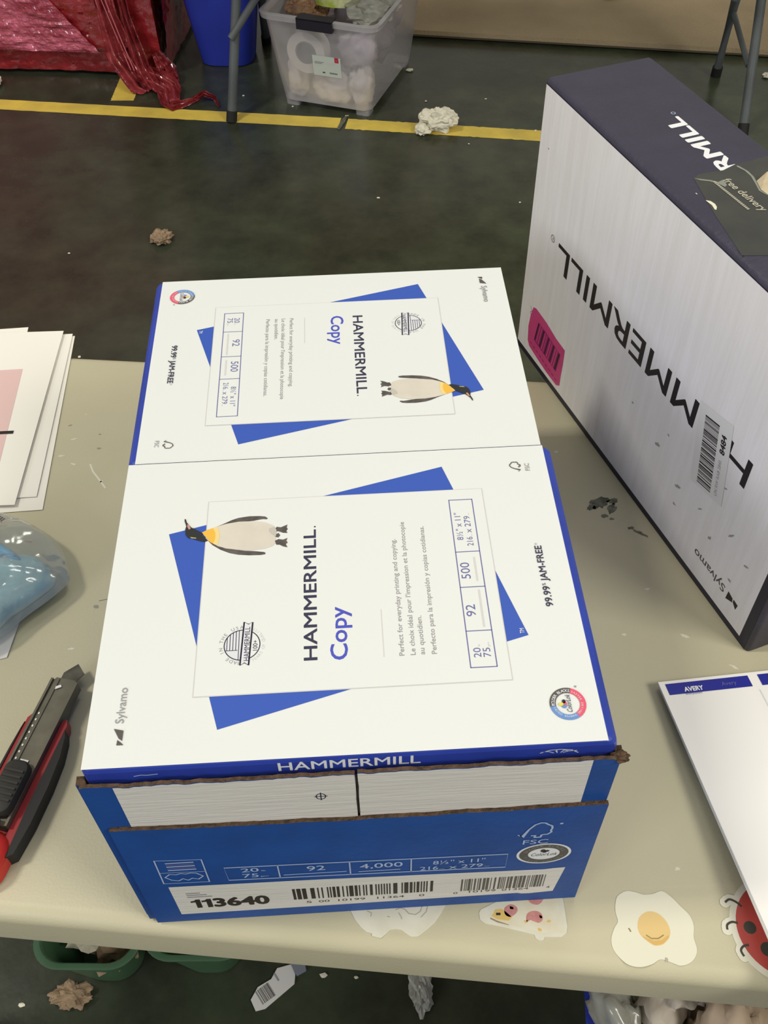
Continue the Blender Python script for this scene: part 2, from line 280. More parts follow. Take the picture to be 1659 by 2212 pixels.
PT = {'head': [(0.04237,0.17245),(0.04311,0.17211),(0.04388,0.16952),(0.04564,0.16687),(0.0472,0.1649),(0.04904,0.16385),(0.05276,0.16119),(0.05496,0.15994),(0.05434,0.1586),(0.05588,0.15666),(0.05854,0.15329),(0.05663,0.1525),(0.05435,0.15311),(0.0522,0.15389),(0.04857,0.15558),(0.04571,0.15641),(0.04396,0.15901),(0.04341,0.16348),(0.04391,0.16624),(0.04252,0.17055)],'body': [(0.05423,0.16026),(0.0573,0.16209),(0.06213,0.1641),(0.06911,0.16644),(0.07687,0.1678),(0.08686,0.1676),(0.09402,0.16619),(0.09906,0.16333),(0.1016,0.16009),(0.1013,0.15687),(0.10101,0.15322),(0.10107,0.14912),(0.09937,0.14652),(0.09453,0.14459),(0.0862,0.14379),(0.07782,0.14479),(0.07011,0.1462),(0.06439,0.14882),(0.06003,0.15182),(0.05773,0.15516),(0.05582,0.15758)],'yellow': [(0.05423,0.16026),(0.0573,0.16209),(0.06111,0.16342),(0.06275,0.15942),(0.06301,0.15481),(0.06185,0.15053),(0.06003,0.15182),(0.05773,0.15516),(0.05582,0.15758)],'yellow2': [(0.06111,0.16342),(0.06389,0.16435),(0.06537,0.15925),(0.06548,0.15465),(0.06453,0.1489),(0.06185,0.15053),(0.06301,0.15481),(0.06275,0.15942)],'wing1': [(0.06179,0.16393),(0.06698,0.16639),(0.07252,0.1695),(0.07674,0.17111),(0.08386,0.17206),(0.09031,0.17182),(0.09391,0.1712),(0.09573,0.16956),(0.09503,0.16876),(0.09253,0.16911),(0.08684,0.16808),(0.07974,0.16742),(0.07408,0.16667),(0.06845,0.16536)],'wing2': [(0.05817,0.15367),(0.06157,0.14946),(0.06666,0.14553),(0.07237,0.14247),(0.07799,0.14077),(0.08495,0.13986),(0.09188,0.13968),(0.09464,0.14012),(0.09496,0.14116),(0.0939,0.14195),(0.08762,0.14307),(0.08203,0.1438),(0.07643,0.14488),(0.07081,0.14615),(0.06512,0.14832),(0.06149,0.15082)],'foot1': [(0.10019,0.1599),(0.10157,0.16195),(0.10406,0.16132),(0.1083,0.16337),(0.10783,0.16107),(0.10855,0.15963),(0.10764,0.1583),(0.10836,0.1564),(0.10554,0.15677),(0.10269,0.15816),(0.10092,0.15828)],'foot2': [(0.10056,0.15051),(0.10279,0.15173),(0.1056,0.15109),(0.1084,0.15227),(0.10772,0.15004),(0.10864,0.14862),(0.10739,0.14734),(0.10847,0.14475),(0.10567,0.14565),(0.10355,0.14714),(0.10145,0.14728)],'tail': [(0.10048,0.15527),(0.10271,0.15678),(0.1038,0.15487),(0.10277,0.1531),(0.10065,0.1537)],'beak': [(0.04435,0.16789),(0.04565,0.16668),(0.04691,0.16399),(0.04577,0.16314),(0.04461,0.16544)],'ear': [(0.04693,0.15697),(0.05064,0.15618),(0.05111,0.15542),(0.04786,0.15582)],'grey': [(0.09663,0.16069),(0.0998,0.16206),(0.1014,0.15964),(0.10131,0.15595),(0.101,0.15368),(0.09849,0.15614),(0.0969,0.15808)],'st_w': [(0.13345,-0.00357),(0.13504,-0.00791),(0.1377,-0.01367),(0.14131,-0.0185),(0.14495,-0.02193),(0.14867,-0.02307),(0.14859,-0.02488),(0.15462,-0.0266),(0.15806,-0.02408),(0.16103,-0.0217),(0.16436,-0.02126),(0.16858,-0.02197),(0.17215,-0.02492),(0.17484,-0.0269),(0.17953,-0.02718),(0.18549,-0.02343),(0.19159,-0.01874),(0.19693,-0.01255),(0.20032,-0.0071),(0.20202,0.00042),(0.13249,0.00268)],'st_p': [(0.22241,-0.01407),(0.22383,-0.01181),(0.22788,-0.01017),(0.23498,-0.00729),(0.24515,-0.00361),(0.25126,-0.00158),(0.2782,-0.0032),(0.28121,-0.00816),(0.28116,-0.01665),(0.28098,-0.02684),(0.2796,-0.03087),(0.2759,-0.0331),(0.26469,-0.03243),(0.26342,-0.03444),(0.26055,-0.03472),(0.2585,-0.03279),(0.25792,-0.03049),(0.24933,-0.02788),(0.23293,-0.02305),(0.22556,-0.02123),(0.22258,-0.01828)],'pz': [(0.22908,-0.01587),(0.23431,-0.01244),(0.24244,-0.00916),(0.25372,-0.0046),(0.27787,-0.0051),(0.27833,-0.01367),(0.27827,-0.03034),(0.26789,-0.03017),(0.25599,-0.02764),(0.24242,-0.02316),(0.23098,-0.0197)],'pz_cheese': [(0.2309,-0.01663),(0.23383,-0.01241),(0.23818,-0.0122),(0.2412,-0.01473),(0.24454,-0.0182),(0.24185,-0.02035),(0.23441,-0.01898)],'p1': [(0.24015,-0.01185),(0.24432,-0.00955),(0.24798,-0.01091),(0.249,-0.01379),(0.2467,-0.01646),(0.24315,-0.01793),(0.24006,-0.01606)],'p2': [(0.2545,-0.01739),(0.25742,-0.01523),(0.26177,-0.01502),(0.2648,-0.01708),(0.26515,-0.02082),(0.26242,-0.02297),(0.25879,-0.02183),(0.25657,-0.02077),(0.254,-0.02201)],'p3': [(0.25737,-0.00291),(0.26842,-0.00357),(0.26718,-0.00827),(0.26338,-0.01089),(0.2592,-0.00988),(0.2572,-0.0072)],'pzs': [(0.22983,-0.0175),(0.23429,-0.0199),(0.24151,-0.02283),(0.24191,-0.0234),(0.23413,-0.0211),(0.22953,-0.01841)],'pze': [(0.23403,-0.01458),(0.23707,-0.01476),(0.23685,-0.01643),(0.23381,-0.01625)],'egg': [(0.31673,-0.01274),(0.3193,-0.00817),(0.32555,-0.00537),(0.33174,-0.00653),(0.33695,-0.00843),(0.34341,-0.00835),(0.35022,-0.00685),(0.35562,-0.01114),(0.36038,-0.01771),(0.36509,-0.0242),(0.36611,-0.03115),(0.36415,-0.03858),(0.36437,-0.04604),(0.36195,-0.05104),(0.35713,-0.05468),(0.3507,-0.05575),(0.34513,-0.05339),(0.33873,-0.05112),(0.33273,-0.05367),(0.32471,-0.05508),(0.31737,-0.05349),(0.31222,-0.04882),(0.30885,-0.04274),(0.309,-0.03605),(0.31242,-0.02947),(0.31571,-0.02509),(0.31543,-0.0189)],'yolk': [(0.32831,-0.02889),(0.33124,-0.02294),(0.3375,-0.01992),(0.34353,-0.02136),(0.3479,-0.02624),(0.34954,-0.03244),(0.34779,-0.03761),(0.34255,-0.04178),(0.33699,-0.04219),(0.33229,-0.03893),(0.32868,-0.03422)],'yolk2': [(0.32989,-0.03579),(0.33306,-0.03898),(0.33699,-0.04219),(0.34262,-0.04148),(0.34779,-0.03761),(0.34754,-0.03609),(0.34242,-0.03909),(0.33692,-0.03921),(0.33274,-0.03701)],'smile': [(0.33269,-0.03521),(0.33572,-0.03764),(0.34035,-0.03792),(0.34444,-0.03591)],'eggtick': [(0.32191,-0.03003),(0.32258,-0.03128),(0.32293,-0.03252)],'tape': [(0.19104,0.02601),(0.18731,0.03333),(0.1895,0.05289),(0.1858,0.06542),(0.18589,0.07774),(0.18458,0.09655),(0.18898,0.10974),(0.23341,0.0997),(0.30592,0.04555),(0.28835,0.00217),(0.24272,0.01225),(0.21867,0.01848)],'tear1': [(0.19104,0.02601),(0.19447,0.03091),(0.19807,0.03622),(0.20242,0.03992),(0.20122,0.0451),(0.20858,0.04347),(0.21026,0.04071),(0.20428,0.03869),(0.19921,0.03438),(0.19562,0.02907)],'tear2': [(0.1875,0.06595),(0.18955,0.06736),(0.19816,0.0693),(0.20651,0.06853),(0.21405,0.06606),(0.22381,0.06254),(0.23045,0.06414),(0.23223,0.06289),(0.22401,0.06076),(0.21334,0.06434),(0.20488,0.06689),(0.19633,0.0672),(0.1896,0.06508)],'kraft': [(0.2124,0.06665),(0.21247,0.07379),(0.2142,0.08035),(0.24064,0.07238),(0.24396,0.06727),(0.23152,0.06339),(0.22381,0.06254)],'flake': [(0.2201,0.01755),(0.22254,0.02022),(0.22693,0.02107),(0.23096,0.02),(0.23393,0.01752),(0.23316,0.0167),(0.22749,0.01804),(0.22187,0.01746)],'flake2': [(0.20931,0.01569),(0.20921,0.01656),(0.21101,0.01647),(0.2112,0.01581)],'freed': [(0.20116,0.04843),(0.20017,0.05185),(0.24782,0.05054),(0.2475,0.04436)],'freed2': [(0.21315,0.04095),(0.24939,0.03933),(0.2487,0.04193),(0.21092,0.04463)],'pink': [(0.02831,0.06648),(0.03375,0.06876),(0.05641,0.0675),(0.07752,0.06359),(0.0968,0.0626),(0.0972,0.04506),(0.09662,0.02829),(0.09685,0.01704),(0.09046,0.0128),(0.06968,0.01277),(0.04795,0.01452),(0.02925,0.01691),(0.02453,0.02171),(0.02263,0.03886),(0.02462,0.05439)],'pinkbar': [(0.04173,0.05682),(0.05738,0.05643),(0.09049,0.0518),(0.08671,0.02751),(0.05683,0.02976),(0.03699,0.0311)]}
FL=-.74
# ================================================================== SETTING
b=MB(); b.box((-5,-4,FL-.05),(6,8,FL),'floor'); f=b.build('floor'); tag(f,kind='structure')
# ------------------------------------------------------------------ main folding table
TA=math.radians(-8.38); TT=Matrix.Translation((0,-.0125,0))@Matrix.Rotation(TA,4,'Z')
tbl=empty('folding_table',TT@Vector((.3,.3,FL)),'grey beige plastic folding table under the paper cartons, stickers along its near edge','table')
TD=.587
def tt(u,w,z): return TT@Vector((u,w,z))
b=MB()
prof=[(0,-.045),(0,-.012)]+[(.012-.012*math.cos(math.radians(a)),-.012+.012*math.sin(math.radians(a))) for a in (15,30,45,60,75,90)]
rs=[]
for o_,z in prof:
    rs.append([tt(x,y,z) for x,y in rrect(.25,TD/2,.85-o_,TD/2-o_,.045-o_*.8,8)])
b.rings(rs,'table')
T0=Fr((0,0,.00008),(1,0,0),(0,1,0))
for i,(x,y,r,a,ro,m) in enumerate([(.379,.351,.012,.75,.6,'grime'),(.388,.343,.009,.5,.9,'grime'),(.391,.353,.008,.6,.5,'grime'),(.370,.346,.007,.6,.4,'grime'),(.380,.335,.004,.7,0,'grime'),(.3855,.331,.003,.6,0,'grime'),(.408,.3125,.010,.22,-.7,'grime'),(.401,.319,.004,.7,0,'grime'),
  (.3375,.329,.0048,.7,.9,'black'),(-.075,.262,.004,.5,-.3,'smudge'),(-.098,.455,.003,.5,0,'smudge'),(-.1,.475,.002,.6,0,'smudge'),(-.132,.49,.003,.4,.3,'smudge'),(.42,.20,.005,.4,-.6,'scratch'),(.35,.42,.0025,.8,0,'scratch'),(.40,.25,.003,.5,0,'scratch'),(.37,.205,.0025,.6,0,'scratch'),(.452,.168,.006,.25,-.7,'scratch'),
  (-.125,.47,.004,.3,.2,'scratch'),(-.134,.447,.005,.3,.1,'scratch'),(-.12,.435,.004,.3,-.4,'scratch'),(-.09,.41,.003,.4,.7,'scratch'),(-.06,.283,.004,.4,0,'scratch'),(-.09,.22,.004,.4,0,'scratch'),(-.118,.505,.002,.4,0,'scratch'),(.30,.04,.003,.4,0,'smudge'),(.365,.008,.0025,.7,0,'scratch'),(.12,.57,.004,.5,0,'smudge')]):
    blot(b,T0,m,x,y,r,i+3,16,a,ro,.55)
stroke(b,T0,'scratch',[(-.104,.434),(-.1,.424),(-.092,.412),(-.085,.401)],.0018)
stroke(b,T0,'grime',[(-.0735,.268),(-.0665,.2695)],.0006)
# faint cup rings by the right carton
for (x,y,r) in ((.318,.566,.010),(.322,.548,.012)): stroke(b,T0,'smudge',circ(x,y,r,26),.0006)
b.build('tabletop',tbl,smooth=True)
for u in (-.45,.95):
    for w in (.08,TD-.08):
        b=MB(); s=1 if u>0 else -1
        b.tube([tt(u,w,-.045),tt(u,w,-.3),tt(u+.02*s,w,-.735)],.0125,'leg',12); b.tube([tt(u+.02*s,w,-.712),tt(u+.02*s,w,FL)],.0145,'foot',12)
        b.build('leg',tbl,smooth=True)
    b=MB(); b.tube([tt(u,.08,-.28),tt(u,TD-.08,-.28)],.01,'leg',10); b.build('crossbar',tbl,smooth=True)
# ------------------------------------------------------------------ ream of copy paper
RW,RH,RZ=.2855,.2235,.2104
def ream(name,loc,label):
    t=empty(name,loc,label,'ream of paper','reams of copy paper on top of the carton')
    X,Y,Z=loc; RT=.0525
    b=MB(); rr=.0035; rs=[]
    pr=[(rr,0),(rr*.3,rr*.3),(0,rr)]; pr=pr+[(0,RT-rr),(rr*.3,RT-rr*.3),(rr,RT)]
    pr=[(rr,0,0),(rr*.3,rr*.3,.0),(0,rr,.0005),(0,.018,.0015),(0,.036,.0035),(0,RT-.009,.0040),(0,RT-.0035,.0028),(rr*.2,RT-.0010,.0012),(rr*.6,RT,0)]
    for o_,z,bl in pr: rs.append([Vector((X+x+(bl if x>.15 else 0),Y+y,Z+z)) for x,y in rrect(.2838/2,RH/2,.2838/2-o_,RH/2-o_,.004-o_*.7,3)])
    b.rings(rs,'bluedk')
    TOP=Z+RT
    F0=Fr((X,Y,TOP+.00010),(0,1,0),(-1,0,0))      # u = world y, v = -world x
    def R_(m,x0,y0,x1,y1,lv): rect(b,F0.off(lv*.00010),m,y0,-x1,y1,-x0)
    def PL(m,pts,lv): ppoly(b,F0.off(lv*.00010),m,[(y,-x) for x,y in pts])
    def TX(m,t_,x,y,w,cap,lv=4,**k): txt(b,F0.off(lv*.00010),m,t_,y,-x,w,cap,**k)
    def ST(m,pts,w,lv=4,closed=False): stroke(b,F0.off(lv*.00010),m,[(y,-x) for x,y in pts],w,closed)
    PL('paper',[(.0008,.0010),(.2812,.0008),(.2812,.2234),(.0008,.2234)],0)
    PL('blue',[(.0333,.1605),(.2110,.2078),(.2487,.0703),(.0715,.0201)],1)
    R_('inklt',.0567,.0408,.2355,.1865,2); R_('paper',.0572,.0413,.2350,.1860,3)
    for m,k,lv in (('wing','wing1',4),('wing','wing2',4),('head','head',5),('cream','body',5),('yel2','yellow2',6),('yel','yellow',6),('pgrey','grey',6),('wing','foot1',5),('wing','foot2',5),('wing','tail',5),('beak','beak',6),('ear','ear',6)):
        PL(m,PT[k],lv)
    TX('ink','HAMMERMILL',.1263,.0608,.0975,.0077,bold=.014); disc(b,F0.off(.0004),'ink',.1605,-.1257,.0006)
    TX('copyb','Copy',.1437,.0602,.0370,.0098,bold=.012)
    ST('inklt',[(.1643,.0605),(.1643,.0938)],.0004)
    for s_,x,w in (('Perfect for everyday printing and copying.',.1760,.0862),("Le choix idéal pour l'impression et la photocopie",.1824,.1000),('au quotidien.',.1877,.0270),('Perfecto para la impresión y copias cotidianas.',.1946,.0957)):
        TX('inkgrey',s_,x,.0607,w,.0029,bold=.006)
    # spec table
    for x in (.2128,.2278): ST('tblb',[(x,.0500),(x,.1775)],.0006)
    for y in (.0502,.0750,.1067,.1340,.1772): ST('tblb',[(.2128,y),(.2278,y)],.0006)
    TX('tblb','20',.2197,.0568,.0065,.0042); TX('inklt','lb',.2197,.0641,.0015,.0012); TX('tblb','75',.2252,.0568,.0062,.0042); TX('inklt','gsm',.2252,.0637,.0030,.0012)
    TX('tblb','92',.2200,.0853,.0085,.0055); R_('inklt',.2232,.0775,.2243,.1045,4)
    TX('tblb','500',.2200,.1130,.0125,.0055); R_('inklt',.2232,.1110,.2243,.1295,4)
    TX('tblb','8½" x 11"',.2188,.1435,.0225,.0038); TX('tblb','216',.2246,.1385,.0072,.0038); TX('inklt','mm',.2246,.1460,.0022,.0008); TX('tblb','x 279',.2246,.1492,.0138,.0038); TX('inklt','mm',.2246,.1635,.0020,.0008)
    TX('white','TM',.2466,.0716,.0035,.0026,lv=3)
    TX('ink','99.99',.2665,.0895,.0150,.0043,bold=.014); TX('ink','%',.2645,.1050,.0018,.0022); TX('ink','JAM-FREE',.2665,.1082,.0277,.0043,bold=.014); TX('inkgrey','®',.2642,.1366,.0015,.0015)
    TX('inkgrey','Sylvamo',.0203,.0272,.0223,.0046,bold=.004)
    PL('char',[(.0155,.0240),(.0208,.0227),(.0208,.0165),(.0188,.0180)],4); PL('char',[(.0182,.0172),(.0203,.0155),(.0218,.0140),(.0180,.0140)],4)
    # forest mark
    fsc(b,F0.off(.0004),'char',.2000,-.2640,.0086,.0075,.0006); TX('inkgrey','FSC',.2695,.2003,.0066,.0030)
    # made in the usa badge: centre (x .0829, y .0738)
    cx,cy,r=.0829,.0738,.0103; F4=F0.off(.0004); F5=F0.off(.0005); F6=F0.off(.0006); F3=F0.off(.00035)
    disc(b,F3,'shade',cy,-cx,r); disc(b,F3.off(.00003),'paper',cy,-cx,r,n=30,a0=math.pi,a1=2*math.pi)
    stroke(b,F4,'ink',circ(cy,-cx,r,44),.0006,False)
    for k in range(5):
        xx=cx-r+.0016+k*.0017; h=math.sqrt(max(r*r-(cx-xx)**2,0)); y0=cy-.0035 if k<4 else cy-h
        ST('ink',[(xx,y0),(xx,cy+h)],.00042)
    ST('ink',[(cx-r+.001,cy-.0035),(cx-.0025,cy-.0035)],.00042)
    rib=[(.0824,.0600),(.0848,.0616),(.0873,.0598),(.0888,.0893),(.0865,.0880),(.0838,.0897)]
    rib=[(x-.0002,y) for x,y in rib]; PL('shade',rib,5); ST('ink',rib,.00045,5,True)
    TX('ink','HAMMERMILL',.0872,.0628,.0232,.0030,lv=6); TX('ink','100+',.0918,.0695,.0070,.0026,lv=5)
    arctxt(b,F4,'inkgrey','MADE IN THE USA',cy,-cx,r+.0010,math.radians(176),math.radians(3),.0021,.01,wx=1.05)
    arctxt(b,F4,'inklt','YEARS OF QUALITY',cy,-cx,r+.0030,math.radians(212),math.radians(328),.0017,0,inward=True)
    # printer-ink seal
    cx,cy,r=.2633,.0240,.0100
    a=math.radians
    ring(b,F4,'char',cy,-cx,r*.67,r,a(-18),a(98)); ring(b,F4,'sky',cy,-cx,r*.67,r,a(98),a(212)); ring(b,F4,'red',cy,-cx,r*.67,r,a(212),a(342))
    arctxt(b,F5,'white','BOLDER BLACKS',cy,-cx,r*.73,a(92),a(-12),.0017,.005)
    arctxt(b,F5,'shade','SHARPER COLORS',cy,-cx,r*.73,a(205),a(106),.0012,0)
    arctxt(b,F5,'shade','FASTER DRYING',cy,-cx,r*.73,a(334),a(220),.0012,0)
    txt(b,F5,'ink','ColorLok',cy-.0055,-cx-.0018,.011,.0028,shear=.25)
    disc(b,F5,'yelp',cy-.0002,-cx+.0038,.0011,.0014); disc(b,F5,'sky',cy-.0017,-cx+.0022,.0010,.0013); disc(b,F5,'red',cy+.0002,-cx+.0014,.0011,.0009); disc(b,F5,'head',cy+.0015,-cx+.0020,.0012,.0010)
    disc(b,F4,'inkgrey',cy+.0105,-cx-.0060,.0006)
    # front edge print
    FF=Fr((X,Y-.0001,0),(1,0,0),(0,0,1))
    txt(b,FF,'white','HAMMERMILL',.1040,TOP-.0118,.0765,.0090,bold=.012)
    for k,(dx,dz) in enumerate(((-.008,-.0005),(-.002,.002),(.004,.001),(.008,-.002))):
        stroke(b,FF,'white',[(.255+dx*.3,TOP-.0090),(.255+dx*.7,TOP-.0068+dz*.4),(.2555+dx*1.2,TOP-.0075)],.0005)
    stroke(b,FF,'white',[(.245,TOP-.0085),(.250,TOP-.0058),(.256,TOP-.0052),(.262,TOP-.0065),(.266,TOP-.0100)],.0006)
    stroke(b,FF,'tblw',[(.027,TOP-.0085),(.031,TOP-.0075),(.034,TOP-.0080),(.040,TOP-.0073)],.0007)
    b.build('wrapper',t,smooth=False)
    # the white sheets folded into the wrapper ends show as a seam
    b=MB(); b.box((X+.012,Y+RH-.0001,Z+.004),(X+.270,Y+RH+.0003,Z+RT-.004),'bluedk'); b.build('end_flap',t)
    return t
r1=ream('copy_paper_ream',(0,0,RZ-.0525),'white and blue ream of copy paper with penguin, nearer of the two')
r2=ream('copy_paper_ream',(0,0,RZ-.0525),'white and blue ream of copy paper with penguin, behind the nearer ream')
r2.location=(.2815,.4315,.2092-.0525); r2.rotation_euler=(0,0,math.pi); r2.scale=(.985,.924,1)
r2.matrix_parent_inverse=Matrix()
# ------------------------------------------------------------------ cut-open carton round the reams
ct=empty('shipping_carton',(.143,.22,0),'blue and white cardboard carton with cut-off top, holding the two paper reams','carton')
def jag(x0,x1,z,amp,seed,n=60,slope=0):
    rr=random.Random(seed); return [(x0+(x1-x0)*i/n, z+slope*i/n+amp*(rr.random()-.5)+amp*1.2*nz(i*.17,seed,0)) for i in range(n+1)]
def panel(name,x0,x1,z0,top,y0,y1,main,back='kraftin',T=None,edge='kraft'):
    # upright board in XZ with a torn top line; front faces -y
    b=MB(); n=len(top)
    def P(x,y,z): v=Vector((x,y,z)); return T@v if T else v
    fr=[P(x,y0,z) for x,z in top]; bk=[P(x,y1,z) for x,z in top]
    fb=[P(x,y0,z0) for x,z in top]; bb=[P(x,y1,z0) for x,z in top]
    b.add(fb+fr,[(i,i+1,n+i+1,n+i) for i in range(n-1)],main)
    b.add(bb+bk,[(i+1,i,n+i,n+i+1) for i in range(n-1)],back)
    b.add(fr+bk,[(i,i+1,n+i+1,n+i) for i in range(n-1)],edge)
    b.poly([fb[0],fr[0],bk[0],bb[0]],main); b.poly([fb[-1],bb[-1],bk[-1],fr[-1]],main); b.poly([fb[0],bb[0],bb[-1],fb[-1]],main)
    return b
# inner flaps (white field with blue margin), slit between them
for (x0,x1,f0,f1,sd) in ((-.002,.1448,.0158,.1448,1),(.1462,.2885,.1462,.2735,2)):
    top=jag(x0,x1,.2005,.0012,sd,50,-.0005)
    b=panel('flap',x0,x1,.002,top,-.0050,-.0028,'cblue')
    FF=Fr((0,-.00515,0),(1,0,0),(0,0,1))
    tp=[(x,z-.0006) for x,z in top if f0<=x<=f1]
    ppoly(b,FF,'cwhite',[(f0,.10)]+[(f1,.10)]+[(f1,tp[-1][1])]+tp[::-1]+[(f0,tp[0][1])])
    if sd==1:
        stroke(b,FF.off(.0001),'ink',[(.1252+.0026*math.cos(t*math.pi/12),.1757+.0034*math.sin(t*math.pi/12)) for t in range(25)],.0006)
        stroke(b,FF.off(.0001),'ink',[(.1215,.1757),(.1289,.1757)],.0006); stroke(b,FF.off(.0001),'ink',[(.1252,.171),(.1252,.1804)],.0006)
    b.build('inner_flap',ct)
b=MB(); stroke(b,Fr((0,-.0053,0),(1,0,0),(0,0,1)),'black',[(.1453,.2003),(.1458,.185),(.1453,.17),(.1456,.152)],.0013)  # black strip paints the shade in the slit between the flaps
# outer flap with the printing
top=jag(.0035,.2895,.1512,.0008,7,70,-.0022); top=[(x,z-.0022*math.sin((x-.0035)/.286*math.pi)) for x,z in top]
b2=panel('flap',.0035,.2895,.001,top,-.0076,-.0050,'cblue')
FF=Fr((0,-.00775,0),(1,0,0),(0,0,1)); F1=FF.off(.0001); F2=FF.off(.0002)
ppoly(b2,FF,'cwhite',[(.0216,.0635),(.0219,.0145),(.12,.0150),(.2480,.0165),(.2510,.0150),(.2562,.0146),(.2722,.0165),(.2757,.0575),(.268,.0570),(.262,.0560),(.12,.0615)])
for u in (.0313,.0384): ppoly(b2,F1,'black',[(u+.0030,.0247),(u+.0064,.0250),(u+.0064,.0397),(u+.0036,.0397),(u+.0026,.0378),(u,.0370),(u,.0345),(u+.0030,.0350)])
txt(b2,F1,'black','3640',.0456,.0247,.0370,.0150,bold=.045)
for k,w in enumerate((.009,.013,.016)): rect(b2,F1,'inkgrey',.0305,.0500-k*.0032,.0305+w,.0515-k*.0032)
barcode(b2,F1,'black',.0985,.0290,.1905,.0478,34,5)
for t_,u in (('5',.1062),('00',.1145),('10199',.1275),('11364',.1535),('0',.1815)): txt(b2,F1,'black',t_,u,.0215,len(t_)*.0036,.0036)
barcode(b2,F1,'char',.2090,.0262,.2645,.0470,30,9)
txt(b2,F1,'char','0',.2045,.0215,.0028,.0034); txt(b2,F1,'char','10199',.2150,.0222,.0180,.0036); txt(b2,F1,'char','01364',.2370,.0222,.0180,.0036); txt(b2,F1,'char','4',.2668,.0225,.0025,.0034)
stroke(b2,F1,'tblw',[(.0607,.0695),(.2362,.0640),(.2362,.0848),(.0602,.0895)],.0009,True)
for u,v in ((.0930,.0685),(.1374,.0670),(.1758,.0658)): stroke(b2,F1,'tblw',[(u,v),(u,v+.0202)],.0009)
txt(b2,F1,'tblw','20',.0700,.0810,.0110,.0058,bold=.008); txt(b2,F1,'tblw','lb',.0825,.0810,.0025,.0020); txt(b2,F1,'tblw','75',.0700,.0722,.0100,.0058,bold=.008); txt(b2,F1,'tblw','gsm',.0810,.0722,.0050,.0020)
txt(b2,F1,'tblw','92',.1105,.0772,.0115,.0072,bold=.008); rect(b2,F1,'tblw',.0955,.0722,.1350,.0732)
txt(b2,F1,'tblw','4,000',.1435,.0755,.0270,.0072,bold=.008); rect(b2,F1,'tblw',.1425,.0704,.1690,.0714)
txt(b2,F1,'tblw','8½" x 11"',.1895,.0752,.0330,.0056,bold=.008); txt(b2,F1,'tblw','216',.1815,.0668,.0115,.0056,bold=.008); txt(b2,F1,'tblw','mm',.1938,.0668,.0032,.0013); txt(b2,F1,'tblw','x 279',.2000,.0668,.0215,.0056,bold=.008); txt(b2,F1,'tblw','mm',.2225,.0668,.0032,.0013)
# certificate box at the left: outline, lines of lettering too small to read, a looping line below
stroke(b2,F1,'tblw',[(.0200,.0700),(.0485,.0692),(.0486,.1046),(.0206,.1066)],.0008,True); stroke(b2,F1,'tblw',[(.0208,.0872),(.0486,.0862)],.0006)
for k in range(5): rect(b2,F1,'tblb' if k%2 else 'tblw',.0262,.0900+k*.0027,.0435,.0914+k*.0027)
stroke(b2,F1,'tblw',[(.0225,.080),(.026,.0845),(.030,.0835),(.033,.0850),(.036,.0838),(.039,.0850),(.0425,.0842),(.046,.079),(.0425,.0745),(.039,.0765),(.036,.0738),(.033,.0765),(.030,.0735),(.026,.0750)],.0009,True)
fsc(b2,F1,'tblw',.2400,.1065,.0200,.0225,.0013); txt(b2,F1,'tblw','FSC',.2440,.0985,.0155,.0062,bold=.004); disc(b2,F1,'tblw',.2648,.1265,.0011)
disc(b2,FF,'white',.2590,.0820,.0172,.0155); 
def er(mb,F_,m,cu,cv,r0,r1,k,n=44):
    for i in range(n):
        t0=2*math.pi*i/n; t1=2*math.pi*(i+1)/n
        mb.poly([F_(cu+r0*math.cos(t0),cv+r0*k*math.sin(t0)),F_(cu+r1*math.cos(t0),cv+r1*k*math.sin(t0)),F_(cu+r1*math.cos(t1),cv+r1*k*math.sin(t1)),F_(cu+r0*math.cos(t1),cv+r0*k*math.sin(t1))],m)
er(b2,F1,'char',.2590,.0820,.0100,.0155,.9)
arctxt(b2,F2,'inkgrey','BOLDER BLACKS',.2590,.0820,.0112,math.radians(160),math.radians(20),.0025,.01); arctxt(b2,F2,'inkgrey','VIVID COLORS',.2590,.0820,.0132,math.radians(200),math.radians(340),.0022,.01,inward=True)
txt(b2,F1,'char','ColorLok',.2508,.0790,.0165,.0042,shear=.2); disc(b2,F1,'head',.2580,.0868,.0016,.0022); disc(b2,F1,'head',.2605,.0862,.0016,.0014); disc(b2,F1,'char',.2592,.0845,.0012,.0012)
b2.build('outer_flap',ct)
b.build('slit_shade',ct)
# side, back walls and base; the sides are cut lower behind the front corners
def side_top(z,seed,rev):
    t=jag(0,.44,z,.0014,seed,88); f=lambda x: max(0,min(1,(.020-x)/.014)) if not rev else max(0,min(1,(x-.420)/.014))
    return [(x,zz+.0385*f(x)) for x,zz in t]
RZm=lambda x,y,a: Matrix.Translation((x,y,0))@Matrix.Rotation(math.radians(a),4,'Z')
panel('w',0,.44,.001,side_top(.1600,11,True),0,.004,'cblue',T=RZm(-.0046,.4385,-90)).build('side_wall',ct)
rt=side_top(.1600,12,False); panel('w',0,.44,.001,rt,0,.004,'cblue',T=RZm(.2905,-.0015,90)).build('side_wall',ct)
panel('w',0,.2965,.001,jag(0,.2965,.1600,.0012,13,50),0,.004,'cblue',T=RZm(.2903,.4427,180)).build('back_wall',ct)
b=MB(); b.box((-.002,-.001,.0005),(.288,.438,.004),'kraftin'); b.build('base',ct)
crumple('torn_corner',(.2888,-.0030,.1985),(.0045,.0030,.0038),'kraft',4,ct,3,.6)
